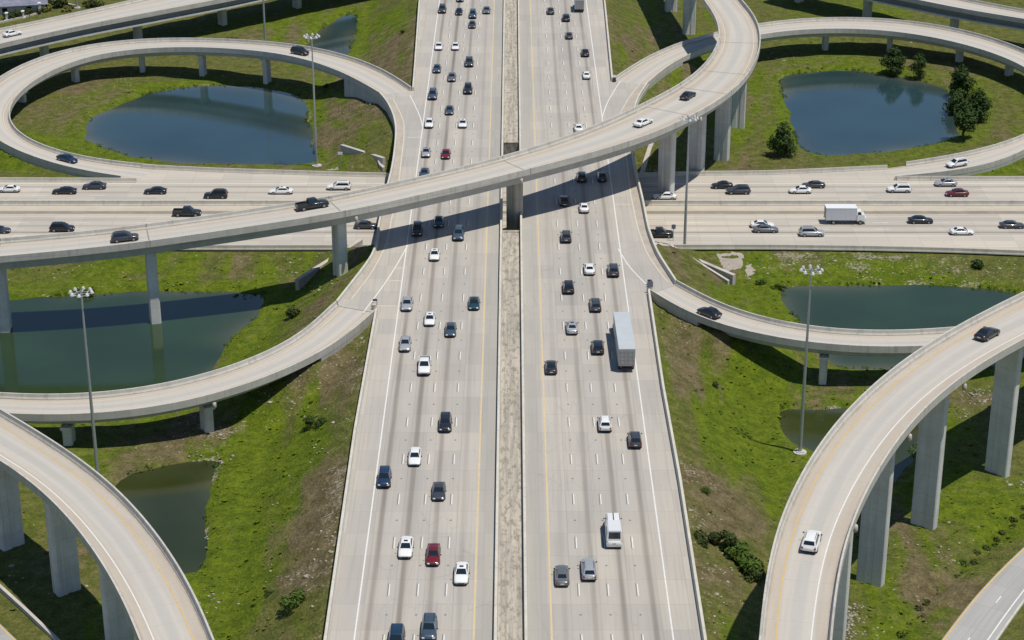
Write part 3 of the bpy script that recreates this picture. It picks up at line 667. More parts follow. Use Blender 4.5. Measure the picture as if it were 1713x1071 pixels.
# ------------------------------------------------------------------ barriers
def barrier(pts, z, label, h=.9, wb=.62, wt=.36, group=None, sm_=0.0, zb=-.05, mat='barrier'):
    P = resample([(x, y, z) for x, y in pts], 2.0)
    if sm_: P[:, :2] = gsmooth(P[:, :2], sm_)
    T = np.gradient(P[:, :2], axis=0); T /= np.linalg.norm(T, axis=1)[:, None] + 1e-9; N = np.c_[-T[:, 1], T[:, 0]]
    mb = MB(); loft(mb, P, N, lambda i: [(wb / 2, zb), (wb / 2, .12), (wt / 2 + .04, .38), (wt / 2, h), (-wt / 2, h), (-wt / 2 - .04, .38), (-wb / 2, .12), (-wb / 2, zb)])
    o = mb.build('barrier_wall', M[mat], recalc=True)
    return tag(o, label, 'barrier', group)
def bpts(B, i0, i1, dx): return [(x + dx, y) for x, y in B[i0:i1]]
barrier(bpts(LBw, 0, 4, .25), ZN, 'pale concrete barrier along the left edge of the main highway at the lower left')
barrier(bpts(LBw, 4, 16, .25), ZN, "curving barrier at the highway's left edge between the left loop and the exit ramp", sm_=1.5)
barrier([(x + .25, y) for x, y in LBw[16:19]] + [(LBw[-1, 0], 900)], ZN, "barrier at the highway's left edge at the top beyond the left loop ramp")
barrier(bpts(RBw, 0, 5, -.25), ZN, 'pale concrete barrier along the right edge of the main highway at the lower right')
barrier(bpts(RBw, 5, 15, -.25), ZN, "curving barrier at the highway's right edge between the two right ramps", sm_=1.5)
barrier([(x - .25, y) for x, y in RBw[15:18]] + [(RBw[-1, 0], 900)], ZN, "barrier at the highway's right edge at the top beyond the right loop ramp")
barrier([(ML + .02, 60), (ML + .02, 1300)], ZN, 'long straight median barrier on the left side of the rubble median', wb=.5)
barrier([(MR - .02, 60), (MR - .02, 1300)], ZN, 'long straight median barrier on the right side of the rubble median', wb=.5)

# ------------------------------------------------------------------ cross highway
rows = sorted(set([round(v, 3) for v in list(np.arange(-300, 300.1, 4)) + [q for q in np.r_[FBw[:, 0], NBw[:, 0]] if -300 < q < 300]])); rows = [-900, -600] + rows + [600, 900]
mb = MB(); vs = []; uv = []
for x in rows:
    for y in (float(YN(x)), 368.0, 378.6, 383, 387.6, 398.0, float(YF(x))): vs.append((x, y, ZE)); uv.append((y - 383, x))
k = 7; mb.add(vs, [(i * k + j, (i + 1) * k + j, (i + 1) * k + j + 1, i * k + j + 1) for i in range(len(rows) - 1) for j in range(k - 1)], 0, uv)
cross = tag(mb.build('cross_highway', M['cross_road']), 'cross highway running left to right under the main highway', 'highway', kind='structure')
def xr(pts, w, mat, name, dz=.006):
    P = resample([(x, y, ZE) for x, y in pts], 2.0); T = np.gradient(P[:, :2], axis=0); T /= np.linalg.norm(T, axis=1)[:, None]; N = np.c_[-T[:, 1], T[:, 0]]
    m = MB(); loft(m, P, N, lambda i: [(w / 2, dz), (-w / 2, dz)], closed=False); m.build(name, mat, cross)
xr([(-600, 378.6), (600, 378.6)], .2, M['pale_paint'], 'edge_line'); xr([(-600, 387.6), (600, 387.6)], .2, M['pale_paint'], 'edge_line')
xr([(-600, 367.6), (600, 367.6)], .2, M['white_paint'], 'edge_line'); xr([(-600, 398.5), (600, 398.5)], .2, M['white_paint'], 'edge_line')
for y in (375.0, 371.4, 391.2, 394.8):
    m = MB()
    for k in range(-24, 25):
        x = k * 12.19; m.add([(x - 1.5, y - .07, ZE + .006), (x + 1.5, y - .07, ZE + .006), (x + 1.5, y + .07, ZE + .006), (x - 1.5, y + .07, ZE + .006)], [(0, 1, 2, 3)])
    m.build('lane_line', M['white_paint'], cross)
m = MB(); P = [(-600, 380.6), (600, 380.6)]
xr([(-600, 380.9), (600, 380.9)], 1.7, plain('gutter_stain', (.27, .235, .185), .9, .3, .4), 'gutter', .005)
xr([(-600, 383.2), (600, 383.2)], 2.2, plain('tan_shoulder', (.50, .44, .35), .9, .15, .4), 'shoulder', .005)
xr([(-600, 386.6), (600, 386.6)], 1.5, plain('tan_shoulder_far', (.50, .44, .35), .9, .15, .4), 'shoulder', .005)
barrier([(-600, 385.2), (600, 385.2)], ZE, 'straight concrete median wall of the cross highway', h=1.05, wb=.7, wt=.35)
barrier([(-600, FBw[1, 1] - .3)] + [(x, y - .3) for x, y in FBw[2:5]], ZE, 'concrete barrier at the far left edge of the cross highway below the loop ramp')
barrier([(x, y - .3) for x, y in FBw[5:14]], ZE, 'concrete barrier at the far edge of the cross highway passing below the main highway', sm_=2)
barrier([(x, y - .3) for x, y in FBw[14:17]] + [(600, FBw[-1, 1] - .3)], ZE, 'concrete barrier at the far right edge of the cross highway below the loop ramp')
barrier([(-600, NBw[1, 1] + .3)] + [(x, y + .3) for x, y in NBw[1:8]] + [(600, NBw[-1, 1] + .3)], ZE, 'long concrete barrier at the near edge of the cross highway above the ponds', sm_=2)

# ------------------------------------------------------------------ ramp bridges
def ramp_bridge(key, name, label, cat, piers=(), depth=2.1, over=1.7, pier=(3.6, 1.6), lines=(('pale_paint', 1.5, 1), ('pale_paint', 1.5, -1)), trim0=0, trim1=0,
                girder='girder', flange=False, joints=False, lights=(), cap=False, par0=(0, 0), par1=(0, 0), round_pier=False, no_girder=False):
    r = RP[key]; P, N, hw = r.P, r.N, r.hw; n = len(P)
    root = empty(name, (float(P[n // 2, 0]), float(P[n // 2, 1]), 0)); tag(root, label, cat)
    Q = P - np.array([P[n // 2, 0], P[n // 2, 1], 0])
    mb = MB(); loft(mb, Q, N, lambda i: [(hw[i] - .05, -.004), (hw[i] * .33, 0), (-hw[i] * .33, 0), (-hw[i] + .05, -.004)], closed=False, uvs=lambda i, j: ((0, .33, .67, 1)[j], r.L[i]))
    for f in range(len(mb.f)): mb.f[f] = mb.f[f]
    o = mb.build('deck', M['deck'], root, recalc=True)
    if o.data.polygons[0].normal.z < 0: o.data.flip_normals()
    for sg, (a, b) in ((1, par0), (-1, par1)):
        m = MB(); loft(m, Q, N, lambda i: [(sg * (hw[i]), -.32), (sg * hw[i], .9), (sg * (hw[i] - .24), .9), (sg * (hw[i] - .30), .38), (sg * (hw[i] - .46), .1), (sg * (hw[i] - .46), -.02), (sg * (hw[i] - .46), -.32)], a, n - b)
        m.build('parapet', M['parapet'], root, recalc=True)
    if not no_girder:
        runs = []; i = 0
        while i < n:
            if not r.emb[i]:
                j = i
                while j + 1 < n and not r.emb[j + 1]: j += 1
                runs.append((max(i - 1, 0), min(j + 2, n))); i = j + 1
            else: i += 1
        for a, b in runs:
            if b - a < 2: continue
            m = MB(); loft(m, Q, N, lambda i: [(hw[i] - .47, -.33), (hw[i] - over, -.6), (hw[i] - over - .35, -depth), (-hw[i] + over + .35, -depth), (-hw[i] + over, -.6), (-hw[i] + .47, -.33), (-hw[i] + .47, -.03), (hw[i] - .47, -.03)], a, b); m.build('girder', M[girder], root, recalc=True)
        if flange:
            for sg in (1, -1):
                m = MB(); loft(m, Q, N, lambda i: [(sg * (hw[i] - .35), -depth - .02), (sg * (hw[i] - .35), -depth - .42), (sg * (hw[i] - 1.9), -depth - .42), (sg * (hw[i] - 1.9), -depth - .02)]); m.build('girder_flange', M['flange'], root, recalc=True)
        i = 0
        while i < n:
            if r.emb[i]:
                j = i
                while j + 1 < n and r.emb[j + 1]: j += 1
                if j > i:
                    w = MB(); loft(w, Q, N, lambda k: [(hw[k] - .03, -.34), (hw[k] - .03, -max(2.2, Q[k][2] - .2)), (-hw[k] + .03, -max(2.2, Q[k][2] - .2)), (-hw[k] + .03, -.34)], i, j + 1); w.build('abutment', M['girder'], root, recalc=True)
                i = j + 1
            else: i += 1
    for mat, off, sg in lines:
        m = MB(); loft(m, Q, N, lambda i: [(sg * (hw[i] - off) + .08, .008), (sg * (hw[i] - off) - .08, .008)], closed=False); m.build('edge_line', M[mat], root)
    # piers where the photograph shows their feet
    for px, py, zg in piers:
        x, y = at(px, py, zg); i = r.nearest(x, y); T = r.T[i]
        cx, cy = P[i, 0] * .6 + x * .4, P[i, 1] * .6 + y * .4
        if math.hypot(x - P[i, 0], y - P[i, 1]) > 4.5: cx, cy = P[i, 0], P[i, 1]
        rz = math.atan2(r.N[i][1], r.N[i][0]); zt = P[i, 2] - depth; zb = min(ground_z(cx, cy), zg) - 1.0
        lx, ly = cx - P[n // 2, 0], cy - P[n // 2, 1]
        m = MB(); a, b = pier[0] / 2, pier[1] / 2; ch = min(a, b) * (.9 if round_pier else .22)
        poly = [(a - ch, -b), (a, -b + ch), (a, b - ch), (a - ch, b), (-a + ch, b), (-a, b - ch), (-a, -b + ch), (-a + ch, -b)]
        if not round_pier:   # shallow centre groove on both broad faces
            g = .12; poly = [(a - ch, -b), (a, -b + ch), (a, b - ch), (a - ch, b), (.4, b), (.3, b - g), (-.3, b - g), (-.4, b), (-a + ch, b), (-a, b - ch), (-a, -b + ch), (-a + ch, -b), (-.4, -b), (-.3, -b + g), (.3, -b + g), (.4, -b)]
        ca_, sa_ = math.cos(rz), math.sin(rz); rot = [(lx + u * ca_ - v * sa_, ly + u * sa_ + v * ca_) for u, v in poly]
        top = zt - (.55 if cap else .25)
        m.prism(rot, zb, top)
        po = m.build('pier', M['pier_brown' if px == 857 else 'pier'], root, recalc=True)
        if cap:
            c = MB(); c.box((lx, ly, zt - .6), (pier[0] + .9, pier[1] + .25, .5), rz, 0); c.build('pier_cap', M['pier'], po)
        for q in (-.32, .32):
            br = MB(); br.box((lx + ca_ * q * pier[0], ly + sa_ * q * pier[0], zt - .17), (.7, .7, .36), rz); br.build('bearing', M['joint'], po)
        if joints:
            jn = MB()
            jn.add([(Q[i][0] + N[i][0] * o_ + T[0] * t_, Q[i][1] + N[i][1] * o_ + T[1] * t_, Q[i][2] + .012) for o_, t_ in ((hw[i] - .5, -.12), (hw[i] - .5, .12), (-hw[i] + .5, .12), (-hw[i] + .5, -.12))], [(0, 1, 2, 3)])
            for sg in (1, -1):
                jn.box((Q[i][0] + N[i][0] * sg * (hw[i] - .14), Q[i][1] + N[i][1] * sg * (hw[i] - .14), Q[i][2] + .29), (.36, .10, 1.26), rz)
            jn.build('expansion_joint', M['joint'], root)
    for px, py, z in lights:
        x, y = at(px, py, z); i = r.nearest(x, y); sg = np.sign((x - P[i, 0]) * N[i][0] + (y - P[i, 1]) * N[i][1]) or 1
        o_ = sg * (hw[i] - .1); q = (Q[i][0] + N[i][0] * o_, Q[i][1] + N[i][1] * o_, Q[i][2] - 1.15)
        m = MB(); m.tube([(q[0], q[1], q[2] + .5), (q[0], q[1], q[2] + .35), (q[0], q[1], q[2] - .35), (q[0], q[1], q[2] - .55)], [.15, .3, .34, .15], 10); m.build('drain_box', M['slab'], root, smooth=50)
    return root

BIG = dict(pier=(3.7, 1.35), depth=2.5, over=1.9)
ramp_bridge('R1', 'flyover_bridge', 'pale concrete flyover crossing diagonally above the main highway and curling away at upper right', 'bridge',
            [(10, 552, -.6), (262, 538, -.6), (573, 452, 4.8), (857, 408, 1.5), (1110, 325, 1.5), (1150, 290, 1), (1207, 265, .5), (1240, 210, .5), (1155, 55, .3), (1117, 18, .3)],
            pier=(3.2, 1.9), depth=2.3, over=1.5, joints=True, lights=[(606, 385, 14.5), (872, 316, 15.5), (1150, 203, 17)])
ramp_bridge('R2', 'flyover_bridge', 'curved flyover at the lower left with a yellow line near its outer edge', 'bridge', [(10, 915, 0), (103, 990, 0), (195, 1090, 0)], pier=(3.4, 2.0), depth=2.2, over=1.7,
            lines=(('yellow_paint', 2.05, 1), ('white_paint', 1.75, -1)))
ramp_bridge('R3', 'flyover_bridge', 'tall curved flyover at the lower right standing on three slab piers', 'bridge', [(1455, 978, 0), (1550, 880, 0), (1672, 795, 0), (1400, 1110, 0)], lines=(('yellow_paint', 1.75, 1), ('white_paint', 2.2, -1)),
            lights=[(1605, 648, 23), (1510, 740, 23), (1428, 880, 24)], **BIG)
ramp_bridge('R6', 'loop_ramp', 'left loop ramp circling the blue pond, low bridge on short piers', 'ramp', [(45, 172, 0), (127, 138, 0), (240, 117, 0), (361, 108, 0), (503, 115, 0)], pier=(2.0, 1.3), depth=1.7, over=1.6, cap=True, par0=(RP['R6'].join, 3), par1=(RP['R6'].join, 0))
ramp_bridge('R7', 'exit_ramp', 'exit ramp leaving the main highway and curving across the large pond at left', 'ramp', [(115, 750, 0), (347, 725, 0)], pier=(2.4, 1.5), depth=1.7, over=1.6, cap=True, par0=(RP['R7'].join, 0), par1=(RP['R7'].join, 0), lights=[(357, 690, 5)])
ramp_bridge('R8', 'entry_ramp', 'entry ramp curving in from the right below the cross highway, one dark car', 'ramp', [(1370, 646, 0), (1540, 650, 0)], pier=(2.0, 1.3), depth=1.8, over=1.5, cap=True, par0=(RP['R8'].join, 0), par1=(RP['R8'].join, 0))
ramp_bridge('R9', 'loop_ramp', 'right loop ramp circling the pond with trees, passing under the high flyover', 'ramp', [(1195, 110, 0), (1374, 82, 0), (1492, 84, 0), (1602, 103, 0), (1690, 125, 0)], pier=(2.0, 1.3), depth=1.7, over=1.6, cap=True, par0=(RP['R9'].join, 0), par1=(RP['R9'].join, 3))
ramp_bridge('R10', 'ramp_bridge', 'grey ramp bridge in the top left corner above the left loop ramp', 'bridge', [(65, 95, 0), (225, 67, 0), (370, 42, 0), (487, 10, 0)], pier=(2.6, 1.5), depth=1.9, over=.9, girder='steel', flange=True, cap=True)
ramp_bridge('R11', 'ramp_bridge', 'grey ramp bridge in the top right corner above the right loop ramp', 'bridge', [(1341, 4, 0), (1475, 25, 0), (1630, 46, 0)], pier=(2.6, 1.5), depth=1.9, over=.9, girder='steel', flange=True, cap=True)

def ground_road(key, label, dash):
    r = RP[key]; mb = MB(); loft(mb, r.P, r.N, lambda i: [(r.hw[i], 0), (0, .02), (-r.hw[i], 0)], closed=False, uvs=lambda i, j: ((r.hw[i], 0, -r.hw[i])[j], r.L[i]))
    o = mb.build('access_road', M['asphalt_grey'], recalc=True); tag(o, label, 'road', kind='structure')
    if o.data.polygons[0].normal.z < 0: o.data.flip_normals()
    for mat, off, sg, w in (('yellow_paint', .25, 1, .22), ('white_paint', .8, -1, .2)):
        m = MB(); loft(m, r.P, r.N, lambda i: [(sg * (r.hw[i] - off) + w / 2, .02), (sg * (r.hw[i] - off) - w / 2, .02)], closed=False); m.build('edge_line', M[mat], o)
    if dash:
        m = MB(); i = 1
        while i + 2 < len(r.P): loft(m, r.P, r.N, lambda k: [(.08, .028), (-.08, .028)], i, i + 2, closed=False); i += 6
        m.build('lane_line', M['white_paint'], o)
    for sg in (-1,):
        m = MB(); loft(m, r.P, r.N, lambda i: [(sg * (r.hw[i] + .3), -.35), (sg * (r.hw[i] + .3), .13), (sg * (r.hw[i] + .02), .13), (sg * (r.hw[i] + .02), -.35)]); m.build('kerb', M['barrier'], o, recalc=True)
ground_road('R5', 'grey two lane access road in the lower right corner', True)
ground_road('R4', 'grey access road in the lower left corner', False)

# ------------------------------------------------------------------ vehicles
def car_parts(kind):
    S = dict(
        sedan=dict(sec=[(2.37, .36, .52, .60, .58), (2.26, .27, .60, .78, .70), (1.95, .21, .68, .88, .80), (1.0, .19, .80, .91, .94), (.3, .19, .86, .915, .97), (-1.2, .19, .88, .915, .99), (-1.9, .21, .86, .89, 1.0), (-2.25, .3, .8, .82, .96), (-2.37, .4, .7, .70, .80)],
                   gh=(.94, 1.06, -1.78, .80, 1.44, .22, -.98, .60), wx=(1.42, -1.42), wr=.33),
        suv=dict(sec=[(2.36, .42, .62, .66, .72), (2.26, .32, .72, .84, .88), (1.9, .26, .82, .93, .99), (1.05, .25, .95, .955, 1.08), (.2, .25, 1.0, .96, 1.12), (-1.5, .25, 1.02, .955, 1.12), (-2.1, .28, 1.0, .93, 1.10), (-2.32, .38, .9, .86, 1.04), (-2.38, .5, .8, .76, .9)],
                 gh=(1.06, 1.12, -2.30, .86, 1.74, .38, -1.95, .68), wx=(1.45, -1.45), wr=.37),
        pickup=dict(sec=[(2.85, .5, .7, .72, .8), (2.74, .4, .82, .90, .98), (2.3, .34, .95, .98, 1.1), (1.35, .32, 1.02, .995, 1.16), (.4, .32, 1.06, .995, 1.18), (-.85, .32, 1.06, .99, 1.16), (-.95, .34, .78, .985, .80), (-2.75, .38, .78, .97, .80), (-2.86, .5, .72, .9, .76)],
                    gh=(1.12, 1.3, -.86, .88, 1.86, .62, -.70, .70), wx=(1.85, -1.75), wr=.4),
        van=dict(sec=[(3.7, .45, .7, .80, .8), (3.55, .36, .9, .96, 1.05), (3.0, .3, 1.0, 1.04, 1.22), (2.5, .28, 1.1, 1.06, 1.30), (.5, .28, 1.2, 1.07, 1.32), (-2.6, .28, 1.2, 1.07, 1.32), (-3.5, .32, 1.18, 1.06, 1.30), (-3.65, .4, 1.05, 1.02, 1.24)],
                 gh=(1.24, 2.75, -3.58, 1.03, 2.65, 1.75, -3.46, .93), wx=(2.5, -2.3), wr=.42),
    )[kind]
    parts = {}
    b = MB(); ring = []
    for x, zb, zs, w, zt in S['sec']:
        h = [(0, zb), (w - .1, zb), (w, zb + .12), (w + .012, (zb + zs) / 2), (w - .03, zs), (w - .14, zs + (zt - zs) * .72), (w * .45, zt - .012), (0, zt)]
        ring.append([(x, y, z) for y, z in h] + [(x, -y, z) for y, z in h[-2:0:-1]])
    k = len(ring[0]); vs = [p for g in ring for p in g]
    for i in range(len(ring) - 1):
        for j in range(k):
            low = j in (0, 1, k - 1, k - 2)
            b.add([vs[i * k + j], vs[i * k + (j + 1) % k], vs[(i + 1) * k + (j + 1) % k], vs[(i + 1) * k + j]], [(0, 1, 2, 3)], 1 if low else 0)
    b.add(ring[0], [list(range(k))]); b.add(ring[-1], [list(range(k))[::-1]])
    z0, xf, xr_, w0, z1, rf, rr, w1 = S['gh']
    lo = [(xf, w0, z0), (xf, -w0, z0), (xr_, -w0, z0), (xr_, w0, z0)]; hi = [(rf, w1, z1 - .05), (rf, -w1, z1 - .05), (rr, -w1, z1 - .05), (rr, w1, z1 - .05)]
    tp = [(rf - .14, w1 - .1, z1), (rf - .14, -w1 + .1, z1), (rr + .12, -w1 + .1, z1), (rr + .12, w1 - .1, z1)]
    b.add(lo + hi + tp, [(0, 1, 5, 4), (1, 2, 6, 5), (2, 3, 7, 6), (3, 0, 4, 7), (4, 5, 9, 8), (5, 6, 10, 9), (6, 7, 11, 10), (7, 4, 8, 11), (8, 9, 10, 11)])
    if kind == 'pickup':
        for sy in (1, -1): b.box((-1.85, sy * .92, .98), (1.9, .11, .42))
        b.box((-2.77, 0, .98), (.1, 1.9, .42)); b.box((-1.85, 0, .84), (1.8, 1.7, .05), 0, 1)
    parts['body'] = (b, 'body')
    def pane(q, u0, u1, v0, v1):
        q = [Vector(p) for p in q]; n = (q[1] - q[0]).cross(q[3] - q[0]).normalized()
        c = Vector((0, 0, z0)); 
        if n.dot((q[0] + q[2]) / 2 - Vector(((xf + xr_) / 2, 0, (z0 + z1) / 2))) < 0: n = -n
        def g(u, v): return (q[0] * (1 - u) + q[1] * u) * (1 - v) + (q[3] * (1 - u) + q[2] * u) * v + n * .014
        m = MB(); m.add([g(u0, v0), g(u1, v0), g(u1, v1), g(u0, v1)], [(0, 1, 2, 3)])
        return m
    parts['windshield'] = (pane([lo[0], lo[1], hi[1], hi[0]], .06, .94, .08, .94), 'glass')
    parts['rear_window'] = (pane([lo[3], lo[2], hi[2], hi[3]], .1, .9, .25 if kind != 'pickup' else .3, .92), 'glass')
    e0, e1 = (.12, .92) if kind != 'van' else (.08, .34)
    for s_ in (0, 1):
        q = [lo[0], lo[3], hi[3], hi[0]] if s_ == 0 else [lo[1], lo[2], hi[2], hi[1]]
        parts['side_window%d' % s_] = (pane(q, e0, e1, .14, .9), 'glass')
    rx0, rx1, ry = rf - .3, rr + .3, w1 - .2
    if kind in ('sedan', 'suv', 'van'):
        m = MB()
        if kind == 'sedan': m.box((rf - .42, 0, z1 + .004), (.42, ry * 1.3, .012))
        else:
            for sy in (1, -1): m.box(((rx0 + rx1) / 2, sy * (ry + .1), z1 + .02), (rx0 - rx1, .05, .06))
        parts['sunroof' if kind == 'sedan' else 'roof_rails'] = (m, 'glass' if kind == 'sedan' else 'trim')
    if kind == 'van':
        m = MB(); m.box((-2.0, 0, z1 + .05), (3.0, 1.75, .12), 0, 0, .97, .94); parts['roof_panel'] = (m, 'cargo')
        m = MB(); m.box((.6, 0, z1 + .03), (2.0, .12, .06)); parts['roof_rack'] = (m, 'trim')
    m = MB(); xb_ = S['sec'][-1][0]; m.box((xb_ - .02, 0, S['sec'][-1][2] - .08), (.05, .5, .14)); parts['number_plate'] = (m, 'plate')
    m = MB(); m.box((S['sec'][0][0] - .02, 0, S['sec'][0][1] + .10), (.12, S['sec'][0][3] * 1.5, .13)); parts['grille'] = (m, 'trim')
    ws = S['sec'][4][3]
    for i, (x, sy) in enumerate(((S['wx'][0], 1), (S['wx'][0], -1), (S['wx'][1], 1), (S['wx'][1], -1))):
        w = MB(); r_ = S['wr']; yc = sy * (ws - .10)
        w.tube([(x, yc - .12, r_), (x, yc + .125, r_)], r_, 16); w.tube([(x, yc + sy * .1, r_), (x, yc + sy * .135, r_)], r_ * .6, 12, 1)
        parts['wheel%d' % i] = (w, 'wheel')
    xh, _, zh, wh, zt = S['sec'][1]
    for i, sy in enumerate((1, -1)):
        m = MB(); m.box((xh + .02, sy * (wh - .2), zh - .02), (.22, .34, .14), 0, 0, .8); parts['headlight%d' % i] = (m, 'head')
        xt, _, zq, wq, _z = S['sec'][-2]
        m = MB(); m.box((xt - .03, sy * (wq - .12), zq - .04), (.16, .24, .2), 0, 0, .85); parts['tail_light%d' % i] = (m, 'tail')
        m = MB(); m.box((xf - .25, sy * (ws + .09), z0 + .08), (.14, .2, .13), 0, 0, .85); parts['side_mirror%d' % i] = (m, 'trim')
    return parts

def box_truck_parts():
    P = {}
    c = MB(); c.box((3.1, 0, 1.35), (1.5, 2.1, 1.3), 0, 0, .96, .97); c.box((2.75, 0, 2.3), (1.2, 2.0, .75), 0, 0, .7, .86); c.box((3.95, 0, .95), (.5, 2.0, .9), 0, 0, .85, .92); c.box((-.2, 0, .72), (7.2, .9, .25), 0, 1)
    P['cab'] = (c, 'body')
    b = MB(); b.box((-.85, 0, 2.2), (6.1, 2.45, 2.5)); b.box((-.85, 0, 3.462), (6.16, 2.5, .06), 0, 1)
    for x in np.arange(-3.6, 2.1, .95): b.box((x, 1.235, 2.2), (.05, .03, 2.4), 0, 1); b.box((x, -1.235, 2.2), (.05, .03, 2.4), 0, 1)
    P['cargo_box'] = (b, 'cargo')
    d = MB(); d.box((-3.92, 0, 2.15), (.05, 2.2, 2.2)); P['rear_door'] = (d, 'door')
    w = MB(); w.add([(3.37, .8, 1.98), (3.37, -.8, 1.98), (3.19, -.72, 2.6), (3.19, .72, 2.6)], [(0, 1, 2, 3)]); P['windshield'] = (w, 'glass')
    for i, sy in enumerate((1, -1)):
        w = MB(); w.add([(3.15, sy * 1.0, 2.0), (2.4, sy * 1.0, 2.0), (2.5, sy * .905, 2.56), (3.0, sy * .905, 2.56)], [(0, 1, 2, 3)]); P['side_window%d' % i] = (w, 'glass')
        m = MB(); m.box((4.18, sy * .75, .95), (.1, .3, .2)); P['headlight%d' % i] = (m, 'head')
        m = MB(); m.box((-3.95, sy * 1.05, .85), (.1, .2, .2)); P['tail_light%d' % i] = (m, 'tail')
    for i, (x, sy) in enumerate(((3.0, 1), (3.0, -1), (-2.3, 1), (-2.3, -1))):
        w = MB(); w.tube([(x, sy * 1.0 - .16, .45), (x, sy * 1.0 + .16, .45)], .45, 16); w.tube([(x, sy * 1.14, .45), (x, sy * 1.17, .45)], .25, 10, 1); P['wheel%d' % i] = (w, 'wheel')
    return P

def semi_parts():
    P = {}
    t = MB(); t.box((-.6, 0, 2.62), (15.0, 2.6, 2.9)); t.box((-.6, 0, 4.085), (15.04, 2.64, .05), 0, 1)
    for x in np.arange(-7.6, 6.6, 1.2): t.box((x, 1.31, 2.62), (.06, .03, 2.8), 0, 1); t.box((x, -1.31, 2.62), (.06, .03, 2.8), 0, 1)
    t.box((-5.5, 0, .95), (3.6, 1.2, .45), 0, 2); t.box((-8.05, 0, .65), (.12, 2.2, .14), 0, 2); t.box((-7.9, .8, .85), (.08, .1, .5), 0, 2); t.box((-7.9, -.8, .85), (.08, .1, .5), 0, 2)
    P['trailer'] = (t, 'trailer')
    for i, sy in enumerate((1, -1)):
        d = MB(); d.box((-8.13, sy * .63, 2.62), (.05, 1.18, 2.7)); 
        for z in (1.6, 2.3, 3.0, 3.7): d.box((-8.165, sy * .63, z), (.03, 1.1, .05), 0, 1)
        for y in (.3, .95): d.tube([(-8.18, sy * y, 1.35), (-8.18, sy * y, 3.9)], .035, 6, 1)
        P['rear_door%d' % i] = (d, 'door')
        m = MB(); m.box((-8.13, sy * .95, 1.0), (.08, .3, .14)); P['tail_light%d' % i] = (m, 'tail')
        m = MB(); m.box((9.62, sy * .85, 1.1), (.1, .3, .2)); P['headlight%d' % i] = (m, 'head')
    c = MB(); c.box((8.3, 0, 1.75), (2.0, 2.3, 1.7), 0, 0, .96, .95); c.box((8.95, 0, 1.2), (1.3, 2.2, 1.0), 0, 0, .95, .95); c.box((7.4, 0, .8), (4.4, 1.0, .3), 0, 1); P['cab'] = (c, 'body')
    w = MB(); w.add([(9.30, .9, 1.8), (9.30, -.9, 1.8), (9.285, -.9, 2.45), (9.285, .9, 2.45)], [(0, 1, 2, 3)]); P['windshield'] = (w, 'glass')
    k = 0
    for x in (-6.4, -5.1, 5.6, 6.8, 8.8):
        for sy in (1, -1):
            w = MB(); w.tube([(x, sy * 1.0 - .25, .52), (x, sy * 1.0 + .25, .52)], .52, 16); w.tube([(x, sy * 1.24, .52), (x, sy * 1.27, .52)], .28, 10, 1); P['wheel%d' % k] = (w, 'wheel'); k += 1
    return P

KINDS = {k: car_parts(k) for k in ('sedan', 'suv', 'pickup', 'van')}; KINDS['box_truck'] = box_truck_parts(); KINDS['semi_truck'] = semi_parts()
M['cargo_white'] = plain('cargo_panel', (.62, .64, .67), .5, .05, 1.0); M['cargo_roof'] = plain('cargo_roof', (.72, .74, .76), .5, .05, 1.0)
M['trailer_side'] = plain('trailer_panel', (.50, .52, .54), .5, .08, 1.0); M['trailer_roof'] = plain('trailer_roof', (.47, .505, .53), .5, .1, .6); M['door_grey'] = plain('trailer_door', (.30, .295, .285), .6, .25, 1.5)
CACHE = {}
def part_mesh(kind, part, color):
    role = KINDS[kind][part][1]; key = (kind, part, color if role == 'body' else '')
    if key not in CACHE:
        mats = dict(body=[PM[color], M['trim']], glass=M['glass'], wheel=[M['tyre'], M['rim']], head=M['head'], tail=M['tail'], trim=M['trim'], plate=M['plate'],
                    cargo=[M['cargo_white'], M['cargo_roof']], door=[M['door_grey'], M['metal']], trailer=[M['trailer_side'], M['trailer_roof'], M['trim']])[role]
        nm = part.rstrip('0123456789'); me = KINDS[kind][part][0].mesh(nm, mats, 38 if kind in ('sedan', 'suv', 'pickup', 'van') else 25)
        bm = bmesh.new(); bm.from_mesh(me)
        if role != 'glass': bmesh.ops.remove_doubles(bm, verts=bm.verts, dist=.002)
        bmesh.ops.recalc_face_normals(bm, faces=bm.faces); bm.to_mesh(me); bm.free()
        CACHE[key] = me
    return CACHE[key]
PROTO = {}
def vehicle(kind, color, loc, rz, label, cat, group, pitch=0.0):
    root = empty(kind, loc, rz); root.rotation_euler = (0, pitch, rz); tag(root, label, cat, group)
    for part in KINDS[kind]:
        if part == 'sunroof' and len(label) % 3: continue
        src = PROTO.get((kind, part, color))
        if src is None:
            src = bpy.data.objects.new(part.rstrip('0123456789'), part_mesh(kind, part, color)); PROTO[(kind, part, color)] = src; o = src
        else: o = src.copy()
        C.objects.link(o); o.parent = root
    return root

